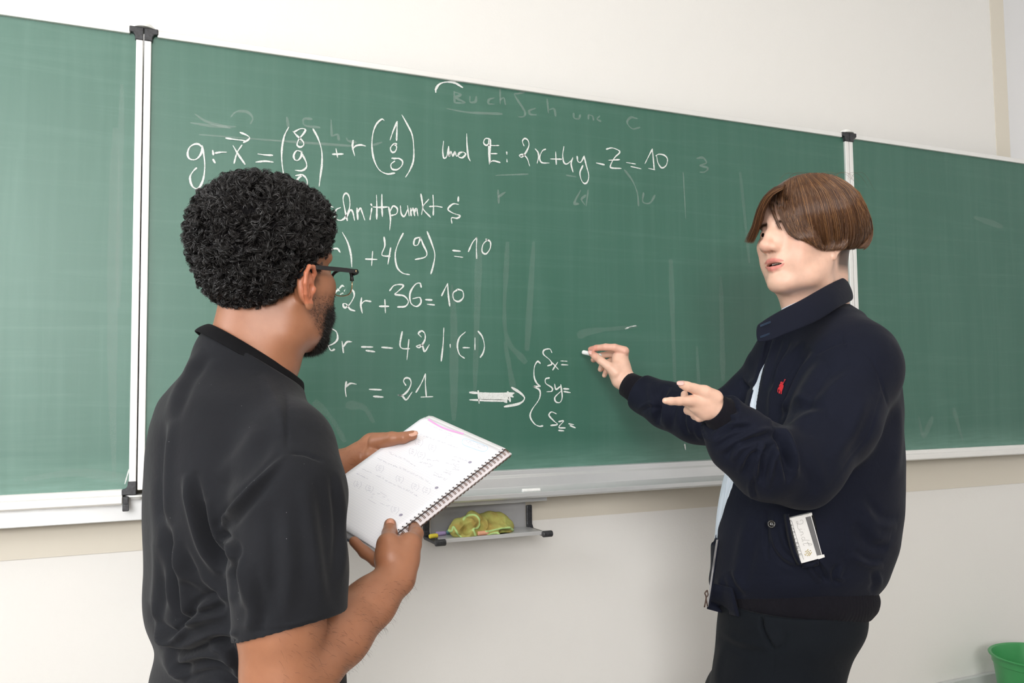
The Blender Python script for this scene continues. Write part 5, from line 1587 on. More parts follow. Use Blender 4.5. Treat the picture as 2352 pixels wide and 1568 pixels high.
# two worked buttonholes on the collar
M_THREAD = simple_mat('blue_thread', (.02, .05, .10), .6)
for (x0, y0, x1, y1) in ((1746, 748.5, 1770, 739), (1746, 774, 1768, 766)):
    mb = MB()
    A_, B_ = W(x0, y0, 1.848), W(x1, y1, 1.842)
    for dy in (-.0012, .0012): mb.tube([A_+UP*dy, B_+UP*dy], .0006, 6)
    mb.build('buttonhole', M_THREAD, man2)
# zip: teeth tape along the front edge and a leather pull
M_ZIP = simple_mat('nickel_zip', (.62, .62, .64), .3, .9)
zp = catmull([W(x, y, (march(J, x+10, y) or 1.93)-.004) for x, y in ((1648, 1240), (1643, 1275), (1638, 1310))]+[W(1633, 1345, 1.945), W(1625, 1394, 1.945)], 12)
mb = MB()
for i in range(len(zp)-1):
    for q in (0, .5):
        c = zp[i]*(1-q)+zp[i+1]*q
        mb.tube([c-RT*.0028, c+RT*.0012], .0011, 6)
o = mb.build('zip_teeth', M_ZIP, man2); o['kind'] = 'stuff'
mb = MB(); mb.tube(zp+RT*.0030, .0022, 6); mb.build('zip_tape', M_NAVY, man2)
mb = MB(); mb.tube(catmull([W(1625, 1355, 1.925), W(1619, 1362, 1.922), W(1622, 1372, 1.922), W(1618, 1394, 1.922)], 4), .0016, 6); mb.tube(catmull([W(1625, 1357, 1.924), W(1626, 1366, 1.922), W(1622, 1374, 1.921), W(1625, 1392, 1.921)], 4), .0014, 6)
mb.build('zip_pull', simple_mat('brown_leather', (.06, .03, .02), .5), man2, True)
# trousers
M_TRS = fabric('dark_navy_wool', (.0058, .0078, .0112), 1200, .8, .2, var=.08)
TR = [(1380, 1655, 1985, 0, .95), (1440, 1648, 1980), (1500, 1643, 1950), (1568, 1634, 1932), (1640, 1632, 1925)]
LT = set_angle(levels(TR, 1.985, math.radians(44.5), .95, .97), S2t)
Q = [stack([(z, x, y, A_-.002, B_-.002, an) for z, x, y, A_, B_, an in LT], .03, pw=2.2)]
wc2 = W(1780, 1640, 1.985)
for s in (1, -1):
    h = np.array([wc2[0], wc2[1], 0])+S2t*.085*s
    Q += chain([h+ZW*wc2[2], h+ZW*.42+F2t*.02, h+ZW*.12], [.112, .096, .082], .03)
    Q += [plane_cut(h+ZW*.07, -ZW, h-[.2, .2, .1], h+[.2, .2, .08], .002)]
V, F = sdf_mesh(Q, .005)
N = vert_normals(V, F)
V = folds(V, N, [([(1748,1412),(1755,1450),(1778,1494)], 5, -.012), ([(1765,1412),(1775,1450),(1790,1485)], 8, .004), ([(1810,1440),(1800,1480),(1780,1495)], 4, -.004), ([(1650,1465),(1700,1490),(1760,1500)], 9, -.005), ([(1780,1495),(1776,1530),(1770,1568)], 4, -.003), ([(1660,1480),(1650,1530),(1645,1580)], 8, .004)])
fast_mesh('trousers', V, F, M_TRS, man2, True)
shoes(wc2, S2t, F2t, man2, .09)
# ------------------------------------------------------------------ things in hands, pockets and on the board's ledges
def on_surface(obj_V, obj_F, px_, py_):
    """depth of the front-most vertex near a pixel"""
    x, y, z = px_all(obj_V)
    m = np.hypot(x-px_, y-py_) < 5
    return z[m].min() if m.any() else None
def verts_of(o):
    A_ = np.empty(len(o.data.vertices)*3, dtype=np.float32); o.data.vertices.foreach_get('co', A_); return A_.reshape(-1, 3).astype(float)
JV = verts_of(jacket)
def jd(px_, py_, off=0.0): return on_surface(JV, None, px_, py_)-off

# chocolate bar in the pocket
PD = jd(1850, 1240)
def PW(x, y, d=0.0):
    # the box plane leans with the jacket
    return W(x, y, PD-.012+(x-1850)*.00012+d)
def plate(name, pts, mat, parent, thick, smooth=False, toward=None):
    P_ = [np.asarray(p) for p in pts]; n_ = _n(np.cross(P_[1]-P_[0], P_[2]-P_[0]))
    if n_@(CAM-P_[0]) < 0: n_ = -n_
    k = len(P_); V = P_+[p-n_*thick for p in P_]
    F = [tuple(range(k)), tuple(range(k, 2*k))[::-1]]+[(i, (i+1) % k, k+(i+1) % k, k+i) for i in range(k)]
    o = mesh_obj(name, V, F, mat, None, smooth); fix_normals(o)
    if parent: set_parent(o, parent)
    return o
bx = empty('chocolate_box', PW(1855, 1235), 'white chocolate bar box with gold and script print in jacket pocket', 'box')
M_CARD = simple_mat('white_gloss_card', (.86, .85, .84), .25, noise=.01)
M_SILVER = simple_mat('grey_foil_card', (.20, .20, .21), .3, .3, noise=.03)
M_DKCARD = simple_mat('dark_card', (.012, .012, .014), .3)
plate('carton', [PW(1813, 1190), PW(1862, 1178), PW(1890, 1280), PW(1840, 1293.5)], M_CARD, bx, .008)
plate('foil_panel', [PW(1850, 1188, -.0006), PW(1862, 1185, -.0006), PW(1887, 1274, -.0006), PW(1877, 1277, -.0006)], M_SILVER, bx, .001)
plate('carton_flap', [PW(1858, 1178.5, -.0012), PW(1865, 1177, -.0012), PW(1866, 1183, -.0012), PW(1852, 1187, -.0012)], M_CARD, bx, .006)
plate('carton_flap', [PW(1877, 1275.5, -.0012), PW(1893, 1273, -.0012), PW(1894.5, 1279, -.0012), PW(1880, 1284, -.0012)], M_CARD, bx, .006)
plate('dark_edge', [PW(1863, 1183, .0005), PW(1869, 1183, .006), PW(1894, 1272, .006), PW(1888, 1273, .0005)], M_DKCARD, bx, .002)
def strokes3d(name, strokes, fn, w, mat, parent):
    V = []; F = []
    for S_ in strokes:
        C_ = catmull([np.array(p, float) for p in S_], 4); T_ = np.gradient(C_, axis=0); T_ /= np.linalg.norm(T_, axis=1, keepdims=True)+1e-9
        N_ = np.stack([-T_[:, 1], T_[:, 0]], 1); k = len(V)
        for p, n_ in zip(C_, N_): V += [fn(*(p+n_*w/2)), fn(*(p-n_*w/2))]
        for i in range(len(C_)-1): F.append((k+2*i, k+2*i+1, k+2*i+3, k+2*i+2))
    o = mesh_obj(name, V, F, mat, None); set_parent(o, parent); return o
M_SCRIPT = simple_mat('grey_script_print', (.42, .41, .40), .3, .2, noise=.01)
M_GOLDP = simple_mat('gold_print', (.60, .48, .16), .3, .5, noise=.02)
cr_ = lambda x, y: PW(1560+x/3.35, 1100+y/3.35, -.0004)
# the script name reads downwards: letters in a frame along the box
def along(u_, v_): return (905+u_*.33+v_*1.0, 322+u_*1.20-v_*.32)
scr = [[(8,26),(2,30),(4,40),(16,44),(26,34),(22,8),(12,-6),(2,-2),(8,6),(24,-2),(44,-6),(56,0)],
 [(58,22),(54,8),(60,0),(68,8)], [(62,36),(64,38)],
 [(74,22),(72,0)],[(73,12),(82,22),(90,18),(90,2),(98,4)],
 [(124,20),(112,22),(106,10),(114,0),(124,8)],[(138,52),(128,20),(126,2),(136,4)],
 [(158,54),(148,20),(148,0),(160,6)],[(158,54),(166,62),(168,50),(156,40)],[(142,34),(172,40)]]
strokes3d('print', [[along(*p) for p in S_] for S_ in scr], cr_, 2.6, M_SCRIPT, bx)
strokes3d('print_rule', [[(868,325),(888,400),(922,510),(958,618)]], cr_, 2.2, simple_mat('black_print', (.02, .02, .02), .3), bx)
# lion badge: a small gold spray of strokes
strokes3d('print_badge', [[(968,560),(985,552),(1000,560),(1005,575)], [(975,572),(988,566),(995,580),(985,592)], [(1000,590),(1012,572),(1020,560)], [(965,575),(972,585),(980,580)], [(985,545),(995,540)], [(1004,548),(1014,552)]], cr_, 5, M_GOLDP, bx)
def letters(txt, start, step, vec, up_, fn):
    """caps from straight strokes; vec = reading direction, up_ = letter height, in crop pixels"""
    G = {'E': [[(0.7,0),(0,0),(0,1),(0.7,1)],[(0,.5),(.55,.5)]], 'X': [[(0,0),(.7,1)],[(0,1),(.7,0)]], 'C': [[(.7,.85),(.4,1),(.05,.7),(.05,.3),(.4,0),(.7,.15)]], 'L': [[(0,1),(0,0),(.6,0)]], 'N': [[(0,0),(0,1),(.65,0),(.65,1)]]}
    out = []
    for i, ch in enumerate(txt):
        o_ = np.array(start, float)+np.array(vec, float)*step*i
        for S_ in G[ch]:
            pp = [tuple(o_+np.array(vec)*p[0]*step*.8+np.array(up_)*p[1]) for p in S_]
            q = []
            for a_, b_ in zip(pp[:-1], pp[1:]): out.append([a_, b_])
    return out
strokes3d('print_letters', letters('EXCELLENCE', (844, 320), 1.0, (8.4, 28.5), (16, -5), cr_), cr_, 2.4, simple_mat('black_ink', (.03, .03, .035), .3), bx)
# pocket: welt over the box's left side and the lower corner tab
def jac_sheet(pts_in, pts_out, name, off, mat, thick=.003):
    o = sheet([np.array([W(x, y, jd(x, y, off)) for x, y in pts_in]), np.array([W(x, y, jd(x, y, off*.8)) for x, y in pts_out])], name, mat, thick, False)
    return o
wl = catmull([np.array(p, float) for p in [(1811,1180),(1812,1192),(1817,1225),(1826,1262),(1841,1297)]], 5)
wr = wl+np.array([5.5, -1.0]); wl = wl-np.array([10, 0])
sheet([np.array([W(x, y, jd(x, y, .004)) for x, y in wl]), np.array([W(x, y, PD-.019+(x-1850)*.00012) for x, y in wl+np.array([9, 0])]), np.array([W(x, y, PD-.0165+(x-1850)*.00012) for x, y in wl+np.array([10.5, 0])])], 'pocket_welt', M_NAVY, .002, False)
tb = catmull([np.array(p, float) for p in [(1842,1298),(1862,1296),(1880,1291)]], 5)
sheet([np.array([W(x, y, jd(x, y, .006)) for x, y in tb-np.array([0, 4])]), np.array([W(x, y, jd(x, y, .005)) for x, y in tb+np.array([0, 6])])], 'pocket_tab', M_NAVY, .003, False)
# jacket button with four holes
def button(px_, py_, r, mat, off=.004):
    c = W(px_, py_, jd(px_, py_, off)); n_ = _n(CAM-c); a_ = _n(np.cross(n_, ZW)); b_ = np.cross(n_, a_); V = []; F = []; k = 24
    for rr_, h_ in ((0.001, .0008), (r*.62, .0008), (r*.72, .0022), (r*.9, .0024), (r, .001), (r, -.0016)):
        for i in range(k): an = 2*math.pi*i/k; V.append(c+a_*rr_*math.cos(an)+b_*rr_*math.sin(an)+n_*h_)
    for j in range(5):
        for i in range(k): F.append((j*k+i, j*k+(i+1) % k, (j+1)*k+(i+1) % k, (j+1)*k+i))
    o = mesh_obj('button', V, F, mat, None, True); fix_normals(o); set_parent(o, man2)
    mb = MB()
    for dx, dy in ((1, 1), (-1, 1), (1, -1), (-1, -1)): q = c+a_*r*.2*dx+b_*r*.2*dy; mb.tube([q+n_*.001, q+n_*.0012], r*.1, 8)
    o2 = mb.build('thread_holes', M_DKCARD, None); o2.parent = o; o2['kind'] = 'stuff'
button(1772, 1203, .0085, simple_mat('black_horn_button', (.02, .018, .016), .15))
# embroidered rider and horse on the chest
ED = jd(1795, 888, .0018)
ep = lambda x, y: W(1560+x/2.8, 760+y/2.8, ED+(x-655)*.00005)
M_RED = simple_mat('red_embroidery', (.62, .02, .03), .6, noise=.1, scale=900)
def poly(name, pts, fn, mat, parent, thick=.0008):
    return plate(name, [fn(*p) for p in pts], mat, parent, thick)
poly('embroidered_badge', [(652,336),(657,326),(664,325),(668,334),(665,342),(672,350),(668,368),(661,385),(658,405),(652,405),(655,388),(650,380),(646,400),(641,399),(645,378),(640,370),(636,385),(638,396),(633,392),(634,372),(641,360),(650,350),(646,344)], ep, M_RED, man2)
mb = MB()
mb.tube([ep(666, 342), ep(680, 312)], .0007, 6).tube([ep(678, 316), ep(682, 311)], .0013, 6).tube([ep(655, 336), ep(657, 326)], .0016, 8).tube([ep(644, 352), ep(652, 345)], .0015, 6).tube([ep(650,388), ep(642,402)], .0009, 6)
mb.build('embroidered_rider', M_RED, man2)
# shirt button glimpsed in the opening
# chalk in the hand
def chalk_stick(name, A_, B_, r, mat, label, r2=None):
    A_ = np.asarray(A_); B_ = np.asarray(B_); r2 = r2 or r
    L_ = np.linalg.norm(B_-A_); d = (B_-A_)/L_
    pts = [A_, A_+d*r*.12, A_+d*r*.35, A_+d*r*1.0, B_-d*r*.7, B_-d*r*.2, B_]
    rad = [r*.55, r*.86, r*.97, r, r2, r2*.93, r2*.72]
    v_, f_ = tube_vf(np.array(pts), rad, 20)
    c = (A_+B_)/2
    o = mesh_obj(name, [np.array(q)-c for q in v_], f_, mat, None, True); o.location = c
    for p in o.data.polygons:
        if len(p.vertices) > 4: p.use_smooth = False
    return tag(o, label, 'chalk')
M_CW = simple_mat('white_chalk_stick', (.84, .84, .83), .95, noise=.03, scale=120, bump=.2, spec=.1)
chalk_stick('chalk_stick', W(1338.5, 808.5, 2.462), W(1380, 817, 2.418), .0062, M_CW, 'white chalk held in the jacketed man\'s raised fingertips')
c0 = on_plane(1200, 1134, -.067); 
zt_ = ZB-.0565
ca, cb = on_plane(1199, 1132, -.066), on_plane(1236, 1131, -.066)
chalk_stick('chalk_stick', (ca[0], -.0655, ZB-.0525), (cb[0]+.006, -.0665, ZB-.0525), .0060, M_CW, 'white chalk lying on the silver ledge under the board')

# ---- the little rack under the board
rx0, rx1 = on_plane(975, 1200, .02)[0], on_plane(1211, 1170, .0)[0]
yb = .012                      # its back plate
RB = on_plane(1205, 1215, yb)
zs = on_plane(1180, 1218, -.04)[2]
rack = empty('chalk_rack', ((rx0+rx1)/2, yb, zs), 'grey wall rack with black brackets holding cloth and coloured chalks', 'rack')
M_PLATE = simple_mat('grey_painted_sheet', (.50, .50, .51), .38, .3, noise=.05, scale=8)
box('back_plate', rx0+.015, rx1, yb, yb+.004, zs-.004, ZB-.070, M_PLATE, rack)
ysh = -.098
q1 = on_plane(1222, 1228, ysh); q0_ = on_plane(1014, 1245, ysh)
zf = (q1[2]+q0_[2])/2
V = [(rx0+.012, yb, zs), (rx1+.004, yb, zs), (rx1+.004, ysh, zs), (rx0+.012, ysh, zs)]
o = box('shelf', rx0+.010, rx1+.006, ysh, yb, zs-.007, zs, M_TRAY, rack, .0015)
box('shelf_lip', rx0+.010, rx1+.006, ysh-.003, ysh, zs-.007, zs+.003, M_TRAY, rack, .001)
for x in (rx0, rx1+.008):
    extr = [(yb-.002, zs+.060), (yb-.010, zs+.060), (yb-.010, zs+.008), (yb-.018, zs-.002), (ysh-.002, zs-.002), (ysh-.002, zs-.012), (yb-.012, zs-.012), (yb-.002, zs-.004)]
    extrude_profile('bracket', extr, [x-.009, x+.009], M_BLACKPL, rack, .003)
    mb = MB(); mb.tube([(x-.014, ysh-.012, zs-.004), (x+.014, ysh-.012, zs-.004)], .0085, 14)
    o = mb.build('end_cap', M_BLACKPL, rack); m_ = o.modifiers.new('b', 'BEVEL'); m_.width = .002; m_.segments = 2; m_.limit_method = 'ANGLE'
print('rack', rx0, rx1, zs, zf, 'shelf z front', q1, q0_)
def rack_pt(px_, py_):
    # a point on the shelf top seen at that pixel
    r = ray(px_, py_); t_ = (zs-CAM[2])/r[2]; return CAM+r*t_
def ch(name, pxa, pxb, py_, y, r, col, label):
    a_, b_ = on_plane(pxa, py_, y), on_plane(pxb, py_, y)
    m_ = simple_mat(name, col, .9, noise=.05, scale=150, spec=.1)
    chalk_stick('chalk_stick', (a_[0], y, zs+r), (b_[0], y+.003, zs+r), r, m_, label)
ch('yellow_chalk', 986, 1006, 1235, -.060, .0058, (.80, .66, .08), 'short yellow chalk at the left end of the rack')
ch('violet_chalk', 1001, 1025, 1231, -.030, .0056, (.42, .33, .58), 'violet chalk lying between the yellow and teal chalks')
ch('teal_chalk', 1026, 1050, 1229, -.018, .0056, (.22, .45, .47), 'teal chalk half under the green cloth')
ch('orange_chalk', 1097, 1122, 1236, -.075, .0056, (.78, .40, .26), 'orange chalk stub peeking out below the green cloth')
# ---- crumpled cloth
M_CLOTH = None
t = NT('green_chamois_cloth'); v = t.coord('Object'); n = t.noise(v, 28, 5, .65, .4); n2 = t.noise(v, 260, 3)
t.l(t.ramp(n, [(.32, (.30, .24, .045)), (.52, (.33, .33, .075)), (.72, (.36, .46, .12))]), t.b.inputs['Base Color'])
t.set(Roughness=.95); t.b.inputs['Sheen Weight'].default_value = .2; t.bump(n2, .5, .001); M_CLOTH = t.m
M_CHEM = simple_mat('light_green_cloth_edge', (.44, .64, .24), .9, noise=.06, scale=90, bump=.2)
yc = -.045
def KP(x, y, yy=yc): return on_plane(920+x/5.88, 1040+y/5.88, yy)
def KC(rows_, k=.008, op='add'):
    return chain([KP(*r[:3]) for r in rows_], [r[3] for r in rows_], k, op)
cl = empty('cleaning_cloth', (KP(1080, 1000)[0], yc, zs), 'crumpled green and brown cleaning cloth on the rack', 'cloth')
Q = KC([(860, 1010, -.050, .021), (960, 960, -.045, .024), (1080, 960, -.035, .024)], .02)
Q += KC([(720, 1020, -.055, .013), (780, 990, -.05, .018), (860, 1010, -.050, .021)], .02)
Q += KC([(1060, 930, -.030, .019), (1200, 900, -.025, .020), (1340, 920, -.028, .020), (1440, 980, -.035, .018)], .02)
Q += KC([(1100, 1060, -.050, .014), (1220, 1040, -.050, .016), (1360, 1010, -.050, .017), (1450, 1030, -.055, .012)], .02)
Q += KC([(760, 1090, -.065, .012), (880, 1110, -.070, .014), (980, 1110, -.065, .012)], .02)
Q += KC([(1040, 1130, -.062, .006), (1150, 1110, -.065, .009), (1300, 1120, -.068, .009), (1430, 1110, -.066, .009)], .012)
Q += KC([(960, 860, -.04, .016), (1020, 900, -.05, .016), (1060, 980, -.055, .015), (1020, 1080, -.06, .012)], .008)
# creases between the folds
Q += KC([(730, 1040, -.085, .006), (800, 1010, -.088, .007)], .006, 'sub')
Q += KC([(780, 1090, -.092, .006), (900, 1020, -.090, .010), (970, 1040, -.092, .010)], .010, 'sub')
Q += KC([(1090, 930, -.078, .004), (1110, 1000, -.082, .006), (1070, 1090, -.085, .006)], .008, 'sub')
Q += KC([(1320, 1062, -.078, .005), (1420, 1062, -.080, .007), (1500, 1070, -.080, .006)], .006, 'sub')
Q += KC([(870, 910, -.086, .002), (940, 930, -.088, .003), (1010, 980, -.088, .002)], .004, 'sub')
V, F = sdf_mesh(Q, .0014)
V = relax(V, F, 1)
N = vert_normals(V, F); V = V+N*(noise3(V, 130, 61, 2)*.0008+noise3(V, 40, 62, 2)*.0020)[:, None]
HM = [[(690,1150),(645,1080),(622,1005),(650,1042),(690,1055),(715,1000),(745,1040),(780,1110),(830,1145),(900,1165),(1000,1165)],
 [(850,900),(905,850),(960,836),(1020,850),(1060,900),(1070,960),(1040,1010),(985,1028),(1000,1080),(1025,1160)],
 [(1130,1160),(1180,1110),(1300,1078),(1335,1105),(1440,1100)], [(1040,1130),(1120,1090),(1220,1055),(1340,1025),(1460,1012),(1518,1045),(1522,1090),(1470,1112)]]
cpx = lambda S_: [(920+x/5.88, 1040+y/5.88) for x, y in S_]
hx, hy, _hz = px_all(V)
V = folds(V, N, [(cpx([(840,990),(900,1040),(960,1080)]), 11, -.016), (cpx([(800,940),(880,960),(960,1000)]), 6, -.006), (cpx([(720,1080),(770,1120),(820,1130)]), 5, -.006), (cpx([(870,905),(940,930),(1010,985)]), 2.5, -.0048),
 (cpx([(1330,1065),(1400,1055),(1480,1068)]), 5, -.012), (cpx([(1090,900),(1105,980),(1080,1060)]), 5, -.009), (cpx([(1180,900),(1300,950),(1420,930)]), 12, -.0045), (cpx([(1130,1000),(1260,990),(1400,980)]), 9, .0048), (cpx([(1060,1140),(1120,1120),(1180,1130)]), 4, -.006)]
 +[(cpx(S_), 2.2, .0042) for S_ in HM], -.3)
V[:, 2] = np.maximum(V[:, 2], zs+.0006); V[:, 1] = np.minimum(V[:, 1], yb-.001)
dm = np.full(len(V), 99.0)
for S_ in HM:
    C_ = catmull([np.array(p, float) for p in cpx(S_)], 6)
    for p in C_: dm = np.minimum(dm, np.hypot(hx-p[0], hy-p[1]))
hemw = np.clip((2.9-dm)/1.2, 0, 1)[:, None]*(N[:, 1] < .4)[:, None]
nc = np.clip(.5+noise3(V, 45, 63, 3)*1.1, 0, 1)[:, None]
cc_ = np.array((.38, .285, .075))*(1-nc)+np.array((.40, .42, .12))*nc
cc_ = cc_*(1-hemw)+np.array((.46, .66, .26))*hemw
bpy.data.objects.remove(cl)
t = NT('green_chamois_cloth'); v = t.coord('Object'); n2 = t.noise(v, 420, 3)
at = t.n('ShaderNodeAttribute', attribute_name='Col'); t.l(at.outputs['Color'], t.b.inputs['Base Color']); t.set(Roughness=.95); t.bump(n2, .6, .001)
ctr = np.array([KP(1080, 1000)[0], yc, zs])
cl = fast_mesh('cleaning_cloth', V-ctr, F, t.m, None, True, cc_); cl.location = ctr
tag(cl, 'crumpled green and brown cleaning cloth on the rack', 'cloth')

# ---- notebook
print('notebook', ln, wd, 'normal', nz_)
def NB(s_, t_, h=0.0):
    """s_ along the spiral from the lower end, t_ away from it, both in metres; slight sag of the page"""
    bow = -.006*math.sin(math.pi*min(max(t_/wd, 0), 1))*0-.010*(t_/wd)**2*(1-s_/ln)
    return C3+ex*s_+ey*t_+nz_*(h+bow)
book = empty('notebook', C3, 'open spiral notebook with squared paper and pencil notes held in both hands', 'notebook')
t = NT('squared_paper'); uv = t.n('ShaderNodeAttribute', attribute_name='Col')
sep = t.n('ShaderNodeSeparateColor'); t.l(uv.outputs['Color'], sep.inputs[0])
def gridline(ch_, scale):
    m_ = t.math('FRACT', t.math('MULTIPLY', ch_, scale)); return t.math('LESS_THAN', m_, .075)
gl_ = t.math('MAXIMUM', gridline(sep.outputs[0], ln/.005), gridline(sep.outputs[1], wd/.005))
t.l(t.mix(t.math('MULTIPLY', gl_, .42), (.86, .86, .90), (.58, .58, .74)), t.b.inputs['Base Color']); t.set(Roughness=.6)
M_GRID = t.m
M_PAGE = simple_mat('white_paper', (.82, .82, .84), .6, noise=.01)
def page(name, s0, s1, t0, t1, h, mat, rc=.010, thick=.0002, nx=24, ny=18, cornerA=True, curl=0.0):
    V = []; uvc = []; F = []
    for i in range(nx+1):
        for j in range(ny+1):
            s_ = s0+(s1-s0)*i/nx; t_ = t0+(t1-t0)*j/ny
            # rounded outer corners
            for (cs, sg) in ((s1, -1), (s0, 1)):
                dx = rc-abs(s_-cs); dy = rc-(t1-t_)
                if dx > 0 and dy > 0:
                    l_ = math.hypot(dx, dy)
                    if l_ > rc: s_ = cs+sg*(rc-dx*rc/l_); t_ = t1-(rc-dy*rc/l_)
            V.append(NB(s_, t_, h-curl*max(0, (s0+.05-s_)/.05)**2*.02)); uvc.append((s_/ln, t_/wd, 0))
    for i in range(nx):
        for j in range(ny): k = i*(ny+1)+j; F.append((k, k+1, k+ny+2, k+ny+1))
    o = fast_mesh(name, np.array(V), np.array(F), mat, book, True, np.array(uvc))
    md = o.modifiers.new('t', 'SOLIDIFY'); md.thickness = thick; md.offset = 0
    return o
page('page', 0, ln-.008, .006, wd, .0012, M_GRID)
page('page', .0, ln, .004, wd-.003, -.0002, M_PAGE, thick=.0022)
page('page', -.002, ln+.001, .004, wd-.001, -.0045, M_PAGE, thick=.0026, curl=.4)
page('back_cover', -.003, ln+.002, .003, wd+.001, -.0085, simple_mat('blue_grey_card', (.18, .22, .30), .5), thick=.0014, curl=.6)
# perforation strip next to the wire, holes punched for filing
box_m = simple_mat('shaded_hole', (.33, .31, .40), .8)
for s_ in (.062, .142, .222, .262-.0):
    if s_ > .25: continue
    c = NB(s_+.012, .030, .00145); V = [c]+[c+ex*.0032*math.cos(k*math.pi/8)+ey*.0032*math.sin(k*math.pi/8) for k in range(16)]
    o = mesh_obj('punched_hole', V, [(0, 1+k, 1+(k+1) % 16) for k in range(16)], box_m, None); set_parent(o, book)
M_WIRE = simple_mat('bronze_wire', (.16, .085, .055), .3, .85, noise=.05)
M_HOLE = simple_mat('dark_hole', (.02, .015, .02), .9)
NR = 34; sp = (ln-.010)/(NR-1)
Wv = None
for i in range(NR):
    s_ = .005+i*sp
    mb = MB()
    for ds in (-.0011, .0011):
        pts = []
        for k in range(15):
            an = math.pi*(.80)-k/14*2*math.pi*.90
            pts.append(C3+ex*(s_+ds)+ey*(-.0018+.0088*math.cos(an))+nz_*(-.0050+.0082*math.sin(an)))
        mb.tube(np.array(pts), .00055, 6)
    o = mb.build('wire_ring', M_WIRE, book, True)
mb = MB()
for i in range(NR):
    s_ = .005+i*sp; c = C3+ex*s_+ey*.0062+nz_*.00145
    k0 = len(mb.V); mb.V += [tuple(c+ex*a_*.0013+ey*b_*.0012) for a_, b_ in ((-1, -1), (1, -1), (1, 1), (-1, 1))]; mb.F.append((k0, k0+1, k0+2, k0+3))
o = mb.build('wire_holes', M_HOLE, book); o['kind'] = 'stuff'
page('page', -.001, ln+.001, -.0085, wd-.002, -.0068, simple_mat('back_pages', (.78, .72, .74), .6, noise=.01), thick=.0030, curl=.5)
mb = MB(); mb.tube([C3+ex*.002+ey*.0022+nz_*.0002, C3+ex*(ln-.002)+ey*.0022+nz_*.0002], .0007, 6); mb.build('spine_rod', simple_mat('dark_rod', (.03, .02, .03), .5), book)
# what is written on the page, traced in the picture and laid on the paper
def on_page(px_, py_, h=.0018):
    r = ray(px_, py_); t_ = ((C3-CAM)@nz_)/(r@nz_); X = CAM+r*t_
    s_, q = (X-C3)@ex, (X-C3)@ey
    # two steps for the sag
    for _ in range(3):
        off = (NB(s_, q, 0)-C3)@nz_
        t_ = ((C3-CAM)@nz_+off+.0)/(r@nz_); X = CAM+r*t_; s_, q = (X-C3)@ex, (X-C3)@ey
    return NB(s_, q, h)
NPX = lambda x, y: on_page(780+x/4.6125, 940+y/4.6125)
M_PENCIL = simple_mat('pencil_line', (.38, .38, .47), .7, noise=.02)
M_PINK = simple_mat('pink_highlighter', (.86, .36, .66), .6, noise=.02)
M_BLUE = simple_mat('light_blue_pen', (.42, .66, .82), .6, noise=.02)
strokes3d('highlighter_line', [[(942,112),(1000,150),(1070,190),(1150,222),(1230,245),(1315,266)]], NPX, 17, M_PINK, book)
strokes3d('pen_frame', [[(1300,350),(1310,325),(1340,318),(1440,350),(1530,385),(1570,405),(1560,440),(1510,452),(1400,415),(1320,385),(1298,358)]], NPX, 4, M_BLUE, book)
rn = random.Random(3)
def scribble(x0, y0, x1, y1, h=15, gap=.18):
    """a line of small handwriting between two points"""
    L_ = math.hypot(x1-x0, y1-y0); d = ((x1-x0)/L_, (y1-y0)/L_); n_ = (d[1]*.55+.35, -d[0]*.85); out = []; q = 0
    while q < L_:
        w_ = rn.uniform(20, 60); e_ = min(L_, q+w_); S_ = []; u_ = q
        while u_ < e_:
            hh = rn.choice((0, .45, .9, .5, .1, .6))*h
            S_.append((x0+d[0]*u_+n_[0]*hh, y0+d[1]*u_+n_[1]*hh)); u_ += rn.uniform(3.5, 7)
        if len(S_) > 2: out.append(S_)
        q = e_+rn.uniform(5, 12)
    return out
SC = []
for a_ in ((910,155,1140,262),(1145,262,1190,285),(850,268,905,300),(910,300,1030,345),(1040,345,1250,418),(540,480,700,545),(705,550,800,615),(520,460,560,478),(400,530,500,580),(510,585,620,628),(630,625,790,700),(800,700,900,760),(905,755,955,800),
           (240,640,340,690),(390,710,470,750),(480,765,600,822),(610,820,740,880),(745,880,835,938),(180,690,300,750),(1215,510,1370,570),(1190,545,1270,570),(1320,335,1540,410),(1350,365,1510,430),(920,545,1060,560),(850,570,980,600),(1000,680,1085,710),(990,705,1120,750)):
    SC += scribble(*a_)
def vec_(x, y, n_, h_=30):
    """a column vector in brackets"""
    out = [[(x, y-10), (x-22, y+22), (x-10, y+62)], [(x+55, y+5), (x+58, y+40), (x+28, y+78)]]
    for k in range(n_): out += scribble(x+6-k*5, y+8+k*20, x+36-k*5, y+20+k*20, 14)
    return out
for x, y in ((825,325),(965,380),(760,425),(850,460),(410,600),(620,715),(785,795),(905,835),(175,770),(300,815),(570,1040)): SC += vec_(x, y, 3)
SC += [[(1140,280),(1215,296)],[(1140,285),(1118,325)],[(1190,640),(1272,655)],[(1100,668),(1185,690)],[(435,885),(505,930)],[(305,960),(385,1008)],[(1100,745),(1118,757),(1145,742)],[(940,610),(955,618),(990,600)]]
for a_ in ((1125,575,1190,600),(1210,605,1270,630),(1205,630,1275,655),(1120,655,1180,675),(1115,680,1175,705),(1200,590,1270,605),(400,900,430,915),(455,935,485,950),(505,970,540,985),(330,935,360,950),(430,1005,480,1030),(490,1030,540,1040),(345,905,370,915)): SC += scribble(*a_, h=12)
strokes3d('pencil_notes', SC, NPX, 1.7, M_PENCIL, book)['kind'] = 'stuff'

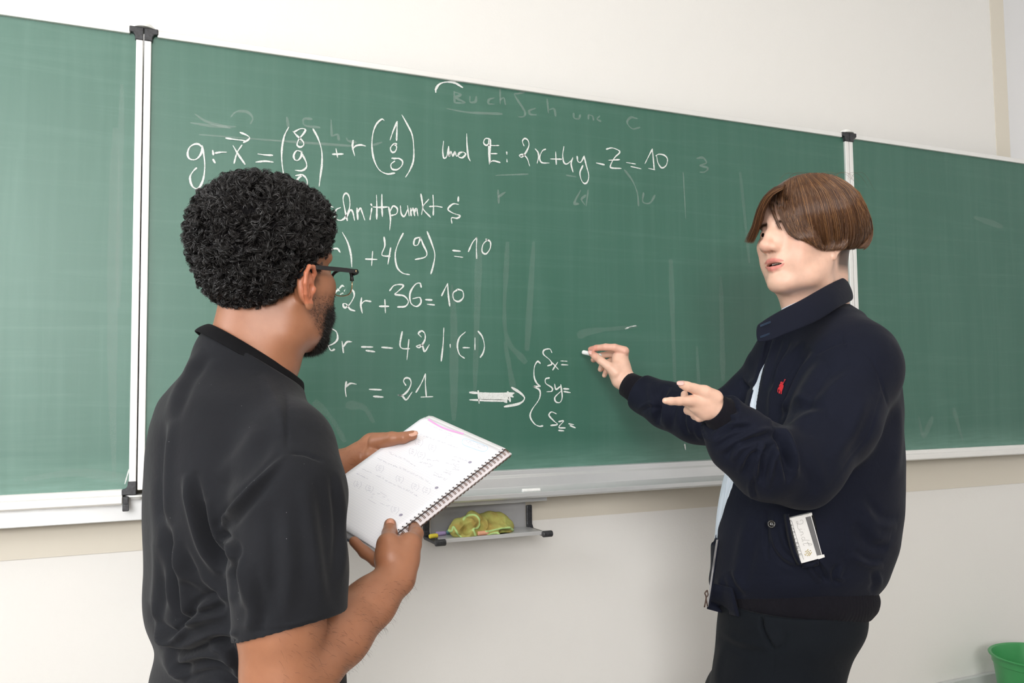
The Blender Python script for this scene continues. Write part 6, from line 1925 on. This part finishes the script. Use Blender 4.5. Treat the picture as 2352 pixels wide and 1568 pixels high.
# ---- green bucket in the corner
bc = W(2385, 1500, 2.97); bc = np.array([bc[0]+.0, bc[1], 0])
zr = W(2300, 1521, 2.9)[2]
br = .150
bkt = empty('bucket', (bc[0], bc[1], 0), 'green plastic bucket with wire handle standing in the corner', 'bucket')
print('bucket rim z', zr, bc)
M_BKT = simple_mat('green_plastic', (.050, .300, .095), .38, noise=.04, scale=12)
def lathe(name, c, prof, mat, parent, n=64):
    V = []; F = []
    for r, z in prof:
        for k in range(n): an = 2*math.pi*k/n; V.append((c[0]+r*math.cos(an), c[1]+r*math.sin(an), z))
    for i in range(len(prof)-1):
        for k in range(n): F.append((i*n+k, i*n+(k+1) % n, (i+1)*n+(k+1) % n, (i+1)*n+k))
    F.append(tuple(range(n))[::-1]); F.append(tuple((len(prof)-1)*n+k for k in range(n)))
    o = mesh_obj(name, V, F, mat, None, True); fix_normals(o); set_parent(o, parent)
    m_ = o.modifiers.new('e', 'EDGE_SPLIT'); m_.split_angle = math.radians(40); return o
H_ = zr
lathe('bucket_body', bc, [(.100, 0.0), (.103, .004), (br*.80, H_*.45), (br*.93, H_-.030), (br*.955, H_-.028), (br*.965, H_-.006), (br*1.02, H_-.004), (br*1.03, H_), (br*1.01, H_+.003), (br*.955, H_), (br*.93, H_-.010), (.097, .012), (0.001, .010)], M_BKT, bkt)
ea = _n(np.array([-.55, -.83, 0])); 
for s_ in (1, -1):
    q = bc+ea*br*.97*s_+ZW*(H_-.022)
    mb = MB(); tn = np.cross(ea, ZW)
    V, F = box_vf(-.014, .014, -.006, .006, -.014, .014)
    V = [q+tn*v_[0]+ea*s_*v_[1]+ZW*v_[2] for v_ in V]
    mb.add(V, F); o = mb.build('handle_lug', M_BKT, bkt); fix_normals(o)
    m_ = o.modifiers.new('b', 'BEVEL'); m_.width = .003; m_.segments = 2
hp = []
tn = np.cross(ea, ZW)
for k in range(25):
    an = math.pi*k/24; hp.append(bc+ea*br*1.02*math.cos(an)-tn*.0+tn*(-1)*br*1.04*math.sin(an)*1.0+ZW*(H_-.024-.055*math.sin(an)))
mb = MB(); mb.tube(np.array(hp), .0018, 8); mb.build('wire_handle', simple_mat('galvanised_wire', (.45, .45, .45), .35, .8), bkt, True)
bpy.context.view_layer.update()
print('TRIS', sum(sum(len(p.vertices)-2 for p in o.data.polygons) if len(o.data.polygons) < 5000 else len(o.data.polygons)*2 for o in scene.objects if o.type == 'MESH'))
